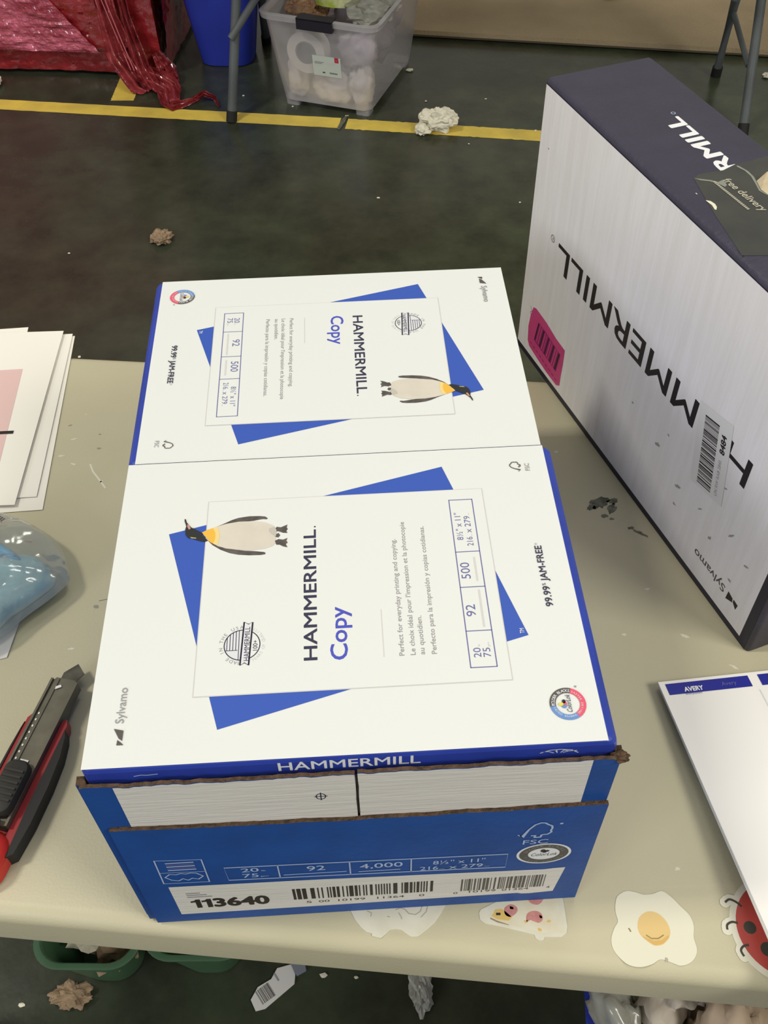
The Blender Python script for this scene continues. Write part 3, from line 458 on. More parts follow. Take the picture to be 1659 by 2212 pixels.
# ------------------------------------------------------------------ tall carton standing at the right
CT=Matrix(((.30570,.95213,0,.33434),(-.95213,.30570,0,.58843),(0,0,1,0),(0,0,0,1)))
tc_=empty('standing_carton',CT@Vector((.21,.05,0)),'tall white cardboard carton with navy top, standing on its side right of the reams','carton')
CL,CD,CH=.4285,.104,.2925
b=MB(); rs=[]
for o_,z in ((.001,0),(0,.0015),(0,CH-.0050),(.0012,CH-.0018),(.0040,CH)):
    rs.append([CT@Vector((x,y,z)) for x,y in rrect(CL/2,CD/2,CL/2-o_,CD/2-o_,.004-o_*.7,4)])
b.rings(rs,'navy')
FS=Fr(CT@Vector((0,-.00015,0)),(-.3057,.95213,0),(0,0,-1))     # reads upside down, as the carton stands
def s2(pts): return [(-s_,-z) for s_,z in pts]
ppoly(b,FS,'swhite',s2([(.0035,.0075),(.4158,.0075),(.4150,.2868),(.0035,.2868)]))
ppoly(b,FS,'navyd',s2([(.4158,.0008),(.4245,.0008),(.4245,.2868),(.4158,.2868)])); ppoly(b,FS,'navyd',s2([(.0035,.0008),(.4158,.0008),(.4158,.0075),(.0035,.0075)]))
ppoly(b,FS,'navyd',s2([(.0035,.2868),(.4245,.2868),(.4245,.2878),(.0035,.2878)]))
G1=FS.off(.0001); G2=FS.off(.0002); G3=FS.off(.0003)
txt(b,G1,'black','HAMMERMILL',-.3650,-.1615,.3060,.0265,bold=.010)
ring(b,G1,'char',-.0475,-.1590,.0030,.0037); txt(b,G1,'char','R',-.0487,-.1610,.0024,.0038)
txt(b,G1,'char','Sylvamo',-.3840,-.0355,.0445,.0085,bold=.01)
ppoly(b,G1,'black',s2([(.3880,.0250),(.3885,.0350),(.3950,.0330),(.3960,.0290)])); ppoly(b,G1,'black',s2([(.3965,.0300),(.3965,.0335),(.4025,.0325),(.4015,.0260)]))
for i,(s_,z,r,a,ro) in enumerate(((.260,.085,.004,.6,.5),(.298,.070,.005,.5,.4),(.350,.060,.004,.5,.8),(.385,.045,.003,.6,0),(.270,.105,.002,.8,0),(.348,.118,.003,.4,.5),(.02,.235,.0015,.8,0),(.37,.085,.006,.2,.9),(.215,.095,.0018,.8,0),(.30,.05,.003,.5,0),(.33,.075,.004,.25,.7),(.395,.075,.004,.3,.4))):
    blot(b,G1,'spot',-s_,-z,r,i+31,12,a,ro)
FTp=Fr(CT@Vector((0,0,CH+.00012)),(.3057,-.95213,0),(.95213,.3057,0))    # top: u along the length, v across
FTr=Fr(CT@Vector((0,0,CH+.00020)),(-.3057,.95213,0),(-.95213,-.3057,0))
txt(b,FTr,'white','RMILL',-.1905,-.0665,.0860,.0155,bold=.03); ring(b,FTr,'tblw',-.0990,-.0655,.0014,.0020,n=16)
b.build('box_body',tc_,smooth=True)
b=MB(); ppoly(b,FTp.off(.00012),'tape',[(s_,min(d,.100)) for s_,d in PT['tape']])
for k in ('tear1','tear2'): ppoly(b,FTp.off(.0003),'tapefold',PT[k])
ppoly(b,FTp.off(.0003),'scrap',PT['flake']); ppoly(b,FTp.off(.0003),'scrap',PT['flake2'])
u0=PT['freed'][0]; u1=PT['freed'][2]; an=math.atan2(u1[1]-u0[1],u1[0]-u0[0])
UU=(FTp(*u1)-FTp(*u0)).normalized(); VV=Vector((0,0,1)).cross(UU)
Fd=Fr(FTp(u0[0],u0[1],.0004),UU,VV); wl=(FTp(*u1)-FTp(*u0)).length
txt(b,Fd,'tapelt','free delivery',0,-.0045,wl,.0065,bold=.02)
for k in range(22): rect(b,Fd,'tapelt',-.001+k*wl*.041,-.0122,-.001+k*wl*.041+wl*.030,-.0100)
b.build('tape_patch',tc_)
b=MB(); n=[(s_,d) for s_,d in PT['kraft']]; b.poly([FTp(s_,min(d,.1),.0006+.006*(i in (1,2))) for i,(s_,d) in enumerate(n)],'torn'); b.build('torn_flap',tc_)
# barcode label on the side
lo=FS(-.3265,-.0965,.0003); U_=Vector((0,0,1))*.979+Vector((.3057,-.95213,0))*-.201; U_.normalize()
FB=Fr(lo,U_,FS.N.cross(U_))
b=MB(); rect(b,FB,'label',-.002,-.024,.074,.0180); F9=FB.off(.0001)
barcode(b,F9,'black',.0015,-.0085,.0655,.0095,40,17); txt(b,F9,'black','8484',.0430,-.0185,.0175,.0060,bold=.03); txt(b,F9,'inkgrey','UN RW RAB 2845',.0030,-.0165,.0340,.0034)
b.build('barcode_label',tc_)
b=MB(); ppoly(b,G2,'pink',s2(PT['pink'])); ppoly(b,G3,'pinkd',s2(PT['pinkbar']))
q0=PT['pinkbar']
G4=FS.off(.0004); A_=Vector((q0[0][0],q0[0][1])); B_=Vector((q0[2][0],q0[2][1])); D_=Vector((q0[5][0],q0[5][1])); rr=random.Random(3)
for k in range(13):
    t=k/13+.01; w=.03+.02*rr.random(); P0=A_.lerp(B_,t); P1=A_.lerp(B_,t+w); dv=(D_-A_)*.92
    ppoly(b,G4,'black' if k%3==0 else 'pink',s2([tuple(P0),tuple(P1),tuple(P1+dv),tuple(P0+dv)]))
for k in range(9): stroke(b,G4,'pinkd',s2([(.030+k*.007,.0235-k*.0006),(.034+k*.007,.0232-k*.0006)]),.0011)
stroke(b,G1,'black',s2([(.022,.064),(.026,.060),(.023,.057),(.027,.052),(.024,.050)]),.0005); stroke(b,G1,'char',s2([(.034,.068),(.038,.063),(.042,.060)]),.0005)
b.build('pink_sticker',tc_)
# ------------------------------------------------------------------ stickers stuck on the table
def fz(z): return Fr((0,0,z),(1,0,0),(0,1,0))
def soft(pts,n=4):
    k=len(pts); Q=[]
    for i in range(k):
        p0,p1,p2,p3=[pts[(i+q)%k] for q in (-1,0,1,2)]
        for j in range(n):
            f=j/n; Q.append(tuple(.5*((2*p1[q])+(-p0[q]+p2[q])*f+(2*p0[q]-5*p1[q]+4*p2[q]-p3[q])*f*f+(-p0[q]+3*p1[q]-3*p2[q]+p3[q])*f**3) for q in (0,1)))
    return Q
for k in ('egg','yolk','p1','p2','p3'): PT[k]=soft(PT[k])
def sticker(name,pts,m,label):
    b=MB(); b.prism(pts,.0001,.0004,m); return b
Z4=fz(.00046); Z5=fz(.00052); Z6=fz(.00058)
b=sticker('s',PT['st_w'],'stw','')
for pts in ([(.146,-.008),(.149,-.0095),(.1485,-.012)],[(.1595,-.0125),(.1615,-.013)],[(.1655,-.0085),(.1690,-.0075),(.1720,-.0085),(.1745,-.0115),(.1790,-.0125),(.1825,-.0105),(.1840,-.0070)],[(.1675,-.0105),(.1690,-.0130),(.1695,-.0150)],[(.188,-.0065),(.1865,-.0110),(.1825,-.0145)]): stroke(b,Z4,'stline',pts,.0007)
tag(b.build('table_sticker'),'white round sticker with faint lines, half hidden under the front of the ream carton','sticker')
b=sticker('s',PT['st_p'],'stw','')
ppoly(b,Z4,'pzm',PT['pz']); ppoly(b,Z5,'pzc',PT['pz_cheese']); ppoly(b,Z5,'crust',PT['pzs'])
for k in ('p1','p2','p3'): ppoly(b,Z5,'pep',PT[k])
ppoly(b,Z6,'head',PT['pze'])
for x,y in ((.2535,-.0215),(.2640,-.0190),(.2690,-.0225),(.2450,-.0120),(.2620,-.0275)): blot(b,Z5,'pzc',x,y,.0018,int(x*1e4),10,.8,0)
tag(b.build('table_sticker'),'pizza slice sticker with pink pepperoni, left of the fried egg sticker','sticker')
b=sticker('s',PT['egg'],'eggw','')
ppoly(b,Z4,'yolkm',PT['yolk']); ppoly(b,Z5,'yolkd',PT['yolk2']); stroke(b,Z6,'line',PT['smile'],.0007); stroke(b,Z4,'line',PT['eggtick'],.0010)
disc(b,Z4,'stline',.3425,-.0515,.0011,.0014)
tag(b.build('table_sticker'),'fried egg sticker with smiling yellow yolk near the table edge','sticker')
b=MB(); cx,cy,r=.4272,-.0364,.0326
b.prism([(cx+(r+.0042)*math.cos(t),cy+(r+.0042)*math.sin(t)) for t in [math.radians(5*i) for i in range(72)]],.0001,.0004,'stw')
disc(b,Z4,'lady',cx,cy,r,n=60)
legs=[[(.4020,-.0205),(.3990,-.0172),(.3950,-.0152),(.3915,-.0170)],[(.3962,-.0312),(.3925,-.0302),(.3888,-.0318),(.3880,-.0350)],[(.3995,-.0455),(.3955,-.0462),(.3932,-.0488),(.3942,-.0525)]]
def dense(pp,n=6):
    Q=[]
    for i in range(len(pp)-1):
        p0,p1,p2,p3=pp[max(i-1,0)],pp[i],pp[i+1],pp[min(i+2,len(pp)-1)]
        for j in range(n):
            f=j/n; Q.append(tuple(.5*((2*p1[q])+(-p0[q]+p2[q])*f+(2*p0[q]-5*p1[q]+4*p2[q]-p3[q])*f*f+(-p0[q]+3*p1[q]-3*p2[q]+p3[q])*f**3) for q in (0,1)))
    return Q+[pp[-1]]
for k,pp in enumerate(legs):
    pp=dense(pp)
    n=len(pp); w=.0036
    for i in range(0,n,3): disc(b,fz(.00041+3e-6*(i+k)),'stw',pp[i][0],pp[i][1],w,n=20)
    stroke(b,fz(.00056),'ladyd',pp,.0015)
for x,y,rx in ((.4035,-.0345,.0042),(.4110,-.0490,.0046),(.4200,-.0230,.005),(.4330,-.0450,.005)): disc(b,Z5,'ladyd',x,y,rx)
tag(b.build('table_sticker'),'red ladybird sticker with black spots, partly under the blank label sheet','sticker')
# ------------------------------------------------------------------ blank label sheets, lower right
def sheet(name,O,U,V,w,h,zf,m,th=.0004,nu=14,nv=18):
    U=Vector(U).normalized(); V=Vector(V).normalized(); b=MB()
    def P(a,c,e=0):
        q=Vector(O)+a*w*U+c*h*V; return Vector((q.x,q.y,zf(a,c)+e))
    b.grid(nu,nv,lambda a,c:P(a,c,th),m); b.grid(nu,nv,lambda a,c:P(a,1-c,0),m)
    for e in range(4):
        k=[(i/14) for i in range(15)]; g=[(t,0) if e==0 else (1,t) if e==1 else (1-t,1) if e==2 else (0,1-t) for t in k]
        vs=[P(*x,0) for x in g]+[P(*x,th) for x in g]; b.add(vs,[(i,i+1,15+i+1,15+i) for i in range(14)],m)
    return b,P
la=empty('label_sheet_pack',(.47,.03,.002),'pack of blank white label sheets with dark blue header bands, lower right','label sheets')
zf=lambda a,c: .0065+.0120*min(c*1.3,1)-.004*a*(1-c)
b,P=sheet('l',(.3842,.1530,0),(.9977,.068,0),(.118,-.993,0),.2159,.2794,zf,'avery',.0020)
def strip(b,P,m,a0,c0,a1,c1,e): 
    n=8; b.grid(n,2,lambda s_,t:P(a0+(a1-a0)*s_,c1+(c0-c1)*t,e),m)
tsh=b.build('top_sheet',la)
for k,(a0,a1) in enumerate(((.022,.335),(.372,.662),(.70,.98))):
    b=MB(); strip(b,P,'averyb',a0,.010,a1,.047,.0023)
    if k==0:
        o=P(a0+.045,.041,.0026); u=(P(a0+.3,.041,.0026)-o); v=(P(a0+.045,.01,.0026)-o); Fa=Fr(o,u,u.cross(v).cross(u))
        txt(b,Fa,'white','AVERY',.0030,-.0002,.0155,.0042,bold=.04); txt(b,Fa,'tblb','Avery',.034,.0016,.0120,.0036)
        txt(b,Fa,'tblb','averylabels',.0032,-.0030,.013,.0016)
    if k==1:
        o=P(a0+.10,.041,.0026); u=(P(a0+.2,.041,.0026)-o); v=(P(a0+.10,.01,.0026)-o); Fa=Fr(o,u,u.cross(v).cross(u)); txt(b,Fa,'tblb','Label',.001,.003,.0120,.0030); txt(b,Fa,'tblb','avery.com',-.003,-.0012,.0180,.0022)
    b.build('header_band',tsh)
b=MB(); b.grid(1,14,lambda s_,t:P(.352+s_*.004,.06+(1-t)*.93,.00225),'shade'); b.build('gutter_crease',tsh)
b,P2=sheet('l',(.3846,.1530,0),(.9977,.068,0),(.112,-.9937,0),.2159,.2794,lambda a,c:zf(a,c)-.0016,'avery',.0012); b.build('lower_sheet',la)
# ------------------------------------------------------------------ loose sheets at the left
def zfar(base,y0=.61): return lambda a,c: base
def place_sheet(corner,ang,dz,label,lift=0,marks=False,w=.2159,h=.268):
    t=math.radians(ang); U=(-math.cos(t),-math.sin(t),0); V=(math.sin(t),-math.cos(t),0)
    zf=lambda a,c: dz+lift*(max(0,c-.78)/.22)**2*(1-a)
    b,P=sheet('p',(corner[0],corner[1],0),U,V,w,h,zf,'sheet',.0003)
    if marks:
        def stp(m,pts,w_,e):
            Fp=Fr((0,0,dz+e),(1,0,0),(0,1,0)); stroke(b,Fp,m,pts,w_)
        stp('sheetp',[(-.2085,.575),(-.2055,.44),(-.2060,.42)],.030,.0005); stp('black',[(-.235,.4785),(-.1850,.4788)],.0042,.0008)
        ppoly(b,Fr((0,0,dz+.0007),(1,0,0),(0,1,0)),'red',[(-.235,.571),(-.2275,.571),(-.2275,.576),(-.235,.576)])
    o=b.build('paper_sheet'); tag(o,label,'paper','loose white sheets at the left edge of the table'); return o
place_sheet((-.2010,.6478),2.2,.0032,'white paper sheet behind the pink-marked sheet, reaching farthest past the table edge',w=.2159,h=.2)
place_sheet((-.1480,.6320),1.8,.0006,'lowest white paper sheet, its corner peeping out nearest the plastic packet',h=.2555)
place_sheet((-.1505,.6345),.6,.0018,'white paper sheet just under the pink-marked sheet at the left',h=.2420)
place_sheet((-.1602,.6370),-1.2,.0044,'top white paper sheet with a pink mark and a black stroke, at the left',marks=True,h=.2560)
# ------------------------------------------------------------------ clear plastic packet with blue contents, on a white card
b=MB(); b.prism([(-.1370,.2560),(-.1415,.2145),(-.1473,.2130),(-.205,.235),(-.20,.32),(-.15,.315)],.0003,.0011,'label'); tag(b.build('card'),'white card under the clear plastic packet, corner showing towards the knife','card')
pk=empty('plastic_packet',(-.185,.285,.001),'clear crinkled plastic packet holding something pale blue, left of the reams','plastic packet')
OUT=[(-.1698,.3579),(-.1567,.3548),(-.1335,.3407),(-.1118,.3205),(-.0996,.2938),(-.0968,.2785),(-.1083,.2622),(-.1263,.2443),(-.1434,.2246),(-.165,.212),(-.20,.208),(-.24,.222),(-.268,.255),(-.272,.30),(-.25,.335),(-.21,.352)]
def closed(pts,n):
    P=[]; k=len(pts)
    for i in range(n):
        t=i/n*k; j=int(t); f=t-j; p0,p1,p2,p3=[Vector((*pts[(j+q)%k],0)) for q in (-1,0,1,2)]
        P.append(.5*((2*p1)+(-p0+p2)*f+(2*p0-5*p1+4*p2-p3)*f*f+(-p0+3*p1-3*p2+p3)*f**3))
    return P
def pillow(b,pts,ctr,z0,h,m,seed,n=110,k=16,cr=.004,edge=.4,under=True):
    O=closed(pts,n); c=Vector((*ctr,0)); rs=[]
    for j in range(k+1):
        r=1-j/k*.97
        ring_=[]
        for p in O:
            q=c+(p-c)*r; hh=h*(1-r**3)**.7; d=cr*(abs(nz(q.x,q.y,seed,38))*1.6+.7*abs(nz(q.x,q.y,seed+5,95)))*(1 if r<.99 else .3)
            ring_.append(Vector((q.x,q.y,z0+h*edge+(hh*(1-edge))+d)))
        rs.append(ring_)
    b.rings(rs,m,cap0=False)
    if under:
        rs2=[]
        for j in range(5):
            r=1-j/4*.9; rs2.append([Vector((*(c+(p-c)*r).xy,z0+h*edge*(r**2))) for p in O])
        b.rings(rs2[::-1],m)
b=MB(); pillow(b,OUT,(-.185,.285),.0015,.036,'clear',3,cr=.0045); b.build('plastic_film',pk,smooth=True)
b=MB(); pillow(b,[(-.150,.3150),(-.128,.3080),(-.113,.2900),(-.110,.2780),(-.122,.2640),(-.140,.2470),(-.160,.2250),(-.21,.222),(-.25,.255),(-.235,.29),(-.19,.290),(-.165,.300)],(-.175,.262),.004,.020,'bluepk',8,60,10,.005); b.build('blue_content',pk,smooth=True)
b=MB(); pillow(b,[(-.190,.338),(-.172,.330),(-.150,.312),(-.139,.3010),(-.146,.299),(-.170,.312),(-.20,.325)],(-.165,.317),.012,.014,'bluestr',9,40,6,.002); b.build('blue_strip',pk,smooth=True)
b=MB(); F7=Fr((-.170,.3400,.0385),(.80,-.60,.0),(.6,.8,0))
for k,(v,l0,l1) in enumerate(((.0,.002,.016),(-.008,-.010,.020),(-.0125,-.012,.024))):
    x=l0
    while x<l1: 
        d=.0012+.0018*abs(nz(x*300,k,0)); rect(b,F7,'char',x,v,x+d,v+(.0045 if k==0 else .0018)); x+=d+.0006
b.build('printed_marks',pk)
# ------------------------------------------------------------------ utility knife
KT=Matrix(((.9605,.2782,0,-.0835),(-.2782,.9605,0,.1800),(0,0,1,0),(0,0,0,1)))
kn=empty('utility_knife',KT@Vector((0,-.08,0)),'red and black retractable snap-off utility knife lying beside the carton','knife')
def kp(name,pts,z0,z1,m,side=None,bev=0):
    b=MB(); b.prism(pts,z0,z1,m,KT,side); return b
pts=[(-.0165,-.036),(-.0135,-.031),(-.0115,-.034),(-.0115,-.128),(.0115,-.128),(.0115,-.034),(.0140,-.031),(.0165,-.036),(.0168,-.060),(.0175,-.100),(.0195,-.130),(.0190,-.148),(.0150,-.158),(.006,-.1640),(-.006,-.1640),(-.0150,-.158),(-.0190,-.148),(-.0195,-.130),(-.0175,-.100),(-.0168,-.060)]
b=MB(); b.prism(pts,.0015,.0135,'kredd',KT)
rs=[]
for o_,z in ((0,.002),(0,.012),(.0020,.0175),(.0060,.0205),(.012,.0215)):
    rs.append([KT@Vector((x,y,z)) for x,y in rrect(0,-.145,.0195-o_,.0210-o_,.0165-o_*.8,6)])
b.rings(rs,'kred'); b.box((-.0113,-.130,.0015),(.0113,-.03,.006),'kredd',KT); hdl=b.build('handle',kn,smooth=True)
for sx in (-1,1):
    g=1 if sx>0 else .22
    b=MB(); o_=[(sx*(.0166+(x-.0166)*g),y) for x,y in ((.0168,-.040),(.0195,-.046),(.0230,-.062),(.0248,-.085),(.0250,-.115),(.0232,-.138),(.0185,-.142),(.0168,-.10))]
    b.prism(o_,.0008,.0145,'rubber',KT); b.build('side_grip',hdl)
b=MB()
hp=[(-.0100,-.004),(-.0078,0),(.0078,0),(.0100,-.004),(.0100,-.122),(-.0100,-.122)]
b.prism(hp,.0090,.0175,'metal',KT); b.box((-.0112,-.122,.0080),(-.0094,-.002,.0192),'metal',KT); b.box((.0094,-.122,.0080),(.0112,-.002,.0192),'metal',KT)
b.prism([(-.0080,-.004),(-.0060,-.001),(-.0045,-.001),(-.0045,-.118),(-.0080,-.118)],.0176,.0183,'metal',KT)
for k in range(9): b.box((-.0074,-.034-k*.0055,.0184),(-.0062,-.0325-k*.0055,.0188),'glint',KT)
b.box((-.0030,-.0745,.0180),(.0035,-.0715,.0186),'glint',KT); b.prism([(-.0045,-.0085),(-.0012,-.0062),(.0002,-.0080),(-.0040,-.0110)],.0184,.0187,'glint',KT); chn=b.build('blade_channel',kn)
b=MB(); b.prism([(-.0075,-.03),(-.0075,.0085),(.0005,.0185),(.0092,.0108),(.0060,.004),(.0072,-.03)],.0105,.0112,'blade',KT); b.build('blade',chn)
b=MB(); rs=[]
for o_,z in ((0,.0175),(0,.0235),(.0012,.0262),(.0035,.0272)): rs.append([KT@Vector((x,y,z)) for x,y in rrect(.0010,-.0960,.0098-o_,.0215-o_,.0080-o_*.8,5)])
b.rings(rs,'rubber2')
for k in range(6): b.box((-.0065,-.108+k*.0045,.0268),(.0085,-.1062+k*.0045,.0280),'rubber2',KT)
b.build('slider',kn,smooth=True)
b=MB(); b.prism([(-.0010,-.119),(.0062,-.119),(.0066,-.149),(-.0006,-.149)],.0205,.0228,'metal',KT); b.build('lock_clip',hdl)
# ================================================================== FLOOR: taped lines and litter
Z0=FL+.0006; Zf=Fr((0,0,Z0),(1,0,0),(0,1,0))
def jline(name,A,B,w,label,seed,gap=None):
    b=MB(); A=Vector((*A,0)); B=Vector((*B,0)); d=(B-A).normalized(); nn=Vector((-d.y,d.x,0)); n=90; Lg=(B-A).length; T=[];Bt=[]
    for i in range(n+1):
        p=A+d*Lg*i/n; T.append(p+nn*(w/2+.0035*nz(i*.9,seed,0))); Bt.append(p-nn*(w/2+.0035*nz(i*.9,seed,5)))
    for i in range(n):
        q=[Bt[i],Bt[i+1],T[i+1],T[i]]
        b.poly([Vector((v.x,v.y,Z0)) for v in q],'yellow')
    o=b.build(name); tag(o,label,'floor tape',kind=None); return o
jline('floor_tape',(-2.2,2.963),(.158,2.510),.060,'long yellow tape line on the dark floor, left of its torn gap',1)
jline('floor_tape',(.178,2.504),(1.12,2.309),.060,'yellow tape line on the dark floor running under the crumpled tissue to the right',2)
jline('floor_tape',(-.497,2.700),(-.475,2.99),.070,'short yellow tape stub joining the long line beside the red wrapped bundle',3)
b=MB(); b.prism([(.150,2.475),(.158,2.47),(.176,2.52),(.182,2.55),(.170,2.535),(.160,2.51)],Z0,Z0+.003,'grime'); tag(b.build('torn_tape_curl'),'dark torn curl of tape in the gap of the yellow line','tape scrap')
# brown board behind
BA=math.radians(-12.5); bb=empty('brown_board',(1.2,3.3,FL),'large flat brown board lying on the floor behind the clear bin and far table','board')
BT=Matrix.Translation((.30,3.083,FL))@Matrix.Rotation(BA,4,'Z')
b=MB(); b.box((0,0,.006),(2.6,1.2,.026),'beige',BT); b.build('board_surface',bb)
b=MB(); b.box((0,-.001,.0062),(2.6,-.0002,.0120),'beiged',BT); b.box((.01,.02,.0),(2.59,1.18,.0061),'beiged',BT); b.build('board_edge',bb)
# crumpled tissue and scraps
crumpN=[('crumpled_tissue',(.440,2.452,FL+.028),(.050,.034,.032),'scrap',1,'crumpled white tissue lying on the yellow tape line','tissue',.5),
 ('paper_scrap',(-.308,1.945,FL+.010),(.026,.024,.012),'scrapt',2,'small tan crumpled paper scrap alone on the open dark floor','paper scrap',.7),
 ('paper_scrap',(-.264,.158,FL+.009),(.024,.016,.010),'scrapt',3,'tan crumpled scrap on the floor below the left green bin','paper scrap',.7),
 ('paper_scrap',(.3855,2.822,FL+.004),(.011,.006,.004),'scrap',5,'tiny white scrap on the floor at the right foot of the clear bin','paper scrap',.5),
 ('paper_scrap',(1.100,3.250,FL+.036),(.032,.018,.009),'scrap',6,'white scrap lying on the brown board at the top of the photo','paper scrap',.5),
 ('paper_scrap',(1.490,2.690,FL+.006),(.024,.016,.006),'scrap',7,'white scrap on the floor right of the far table legs','paper scrap',.5),
 ('paper_scrap',(-.902,2.835,FL+.012),(.018,.030,.012),'scrap',8,'pale scrap at the left photo edge in front of the red bundle','paper scrap',.4),
 ('plastic_scrap',(.205,.142,FL+.010),(.014,.030,.010),'plas',9,'grey translucent plastic scrap on the dark floor under the table','plastic scrap',.8)]
for nm,lo,sz,m,sd,lb,ct_,rg in crumpN:
    o=crumple(nm,lo,sz,m,sd,None,4,rg*.8); tag(o,lb,ct_)
o=crumple('crumpled_tissue',(.395,2.435,FL+.012),(.024,.026,.012),'scrap',12,None,3,.5); tag(o,'small folded tissue lobe at the lower left of the crumpled tissue','tissue')
rr=random.Random(8)
sp=[(-.535,1.905),(.10,1.75),(.52,2.36),(.18,2.55),(-.02,1.6),(.35,1.4),(-.45,1.5),(.62,2.05),(.02,2.62),(-.13,2.70),(.60,2.62),(.42,2.62),(.46,2.55),(.72,2.42),(-.62,1.3),(.25,2.1),(-.33,.152),(.12,.16),(.075,.165),(.28,.15)]
for i,(x,y) in enumerate(sp):
    o=crumple('paper_speck',(x,y,FL+.0015),(.003+.003*rr.random(),.002+.002*rr.random(),.0015),'scrap',40+i,None,1,.4); tag(o,'tiny pale speck of litter on the dark floor','speck','specks of litter scattered over the floor')
# barcode scrap on the floor under the near edge
bs=empty('torn_label_scrap',(.01,.158,FL),'torn white label scrap with barcode and grey tab on the floor below the table','label scrap')
ST_=Matrix.Translation((.0130,.1580,FL+.002))@Matrix.Rotation(math.radians(33),4,'Z')
b=MB(); b.prism([(-.042,-.012),(-.030,-.017),(.018,-.014),(.026,-.004),(.028,.010),(.010,.017),(-.004,.010),(-.024,.012),(-.040,.004)],0,.0015,'label',ST_)
Fq=Fr(ST_@Vector((-.028,-.010,.0017)),ST_.to_3x3()@Vector((1,0,0)),ST_.to_3x3()@Vector((0,1,0)))
barcode(b,Fq,'char',-.002,-.001,.018,.019,14,4); rect(b,Fq,'inkgrey',.030,.012,.0325,.024); b.build('label_paper',bs)
b=MB(); b.prism([(.026,-.008),(.040,-.010),(.046,.004),(.040,.012),(.028,.011)],.0006,.0035,'labgrey',ST_); b.build('grey_tab',bs)
# ------------------------------------------------------------------ bins
def bin_(name,label,cx,cy,zb,zt,bx,by,tx,ty,rot,m,th=.003,lip=.006,lipm=None,inside='binin',r=.03,cat='bin',group=None):
    t=empty(name,(cx,cy,zb),label,cat,group); b=MB(); R=math.radians(rot)
    def rg(z,o_=0):
        k=(z-zb)/(zt-zb); hx=(bx+(tx-bx)*k)/2-o_; hy=(by+(ty-by)*k)/2-o_; return [Vector((x,y,z)) for x,y in rrect(cx,cy,hx,hy,max(min(r,hx*.9,hy*.9)-o_*.5,.002),8,R)]
    H=zt-zb
    b.rings([rg(zb,.004),rg(zb+.004),rg(zb+H*.5),rg(zt)],m,cap1=False)
    b.rings([rg(zt),rg(zt,th),rg(zb+H*.5,th),rg(zb+.006,th)],m,cap0=False); b.build('bin_body',t,smooth=True)
    if lip:
        b=MB(); b.rings([rg(zt-lip,-.0005),rg(zt-lip*.8,-lip*.7),rg(zt,-lip*.7),rg(zt+.001,-lip*.4),rg(zt+.001,th*.8),rg(zt-lip*.4,th+.0008)],lipm or m,cap0=False,cap1=False); b.build('rim',t,smooth=True)
    return t
g1=bin_('green_bin','small green plastic bin under the table, the left of two, with litter inside',-.212,.238,FL,FL+.135,.085,.125,.128,.165,-4,'greenbin',lip=.007,r=.035,group='green plastic bins under the table')
g2=bin_('green_bin','small green plastic bin under the table, the right of two, nearer the barcode scrap',-.075,.240,FL,FL+.135,.085,.125,.128,.165,-3,'greenbin',lip=.007,r=.035,group='green plastic bins under the table')
o=crumple('paper_scrap',(-.222,.205,FL+.100),(.030,.020,.016),'scrap',21,None,3,.6); tag(o,'white crumpled paper inside the left green bin','paper scrap')
o=crumple('brown_scrap',(-.190,.20,FL+.085),(.030,.030,.020),'scrapt',22,None,3,.6); tag(o,'brown scrap inside the left green bin','scrap')
bin_('blue_wastebasket','tall blue plastic wastebasket beside the red wrapped bundle',-.185,2.972,FL,FL+.40,.165,.15,.27,.24,-6,'bluebin',lip=.010,r=.05)
tb=bin_('blue_waste_bin','big blue bin full of crumpled paper and plastic at the lower right',.60,-.065,FL,-.35,.36,.30,.50,.40,-8,'bluebin',lip=.012,r=.09,th=.006)
tr=[('plastic_wrap',(.395,-.020,-.375),(.045,.085,.05),'plas','bunched translucent plastic at the left side of the blue waste bin','plastic'),
 ('crumpled_paper',(.455,.045,-.365),(.060,.05,.045),'crump','pale crumpled paper in the blue waste bin, nearest the table edge','crumpled paper'),
 ('crumpled_paper',(.475,-.055,-.355),(.070,.055,.045),'crumpt','tan crumpled paper lying on top in the blue waste bin','crumpled paper'),
 ('crumpled_paper',(.580,.030,-.350),(.075,.06,.05),'crump','large pale crumpled paper at the right of the blue waste bin','crumpled paper'),
 ('crumpled_paper',(.600,-.110,-.345),(.08,.06,.05),'crumpt','tan crumpled paper at the front of the blue waste bin','crumpled paper'),
 ('crumpled_paper',(.720,-.050,-.360),(.06,.07,.05),'crump','pale crumpled paper at the far right of the blue waste bin','crumpled paper')]
for i,(nm,lo,sz,m,lb,ca) in enumerate(tr):
    o=crumple(nm,lo,sz,m,50+i,None,5,.75,True,rot=i*.7,freq=1.5); tag(o,lb,ca,'crumpled waste in the blue bin')
# ------------------------------------------------------------------ clear storage tub under the far table
A=Vector((-.008,2.64,0)); Bv=Vector((.249,2.533,0)); rot=math.atan2(Bv.y-A.y,Bv.x-A.x); ex=Vector((math.cos(rot),math.sin(rot),0)); ey=Vector((-ex.y,ex.x,0))
bw,bd=.278,.385; cc=(A+Bv)/2+ey*bd/2; zt=-.465
BTm=Matrix(((ex.x,ey.x,0,cc.x),(ex.y,ey.y,0,cc.y),(0,0,1,FL),(0,0,0,1)))
HB=zt-FL
tub=empty('storage_tub',(cc.x,cc.y,FL),'clear plastic storage tub full of tape rolls and bags under the far table','storage box')
def tr_(z,o_=0): 
    k=z/HB; return [BTm@Vector((x,y,z)) for x,y in rrect(0,0,bw/2+.030*k-o_,bd/2+.030*k-o_,.030-o_*.5,6)]
b=MB(); b.rings([tr_(.014,.012),tr_(.018,.002),tr_(.10),tr_(.20),tr_(HB)],'tub',cap1=False)
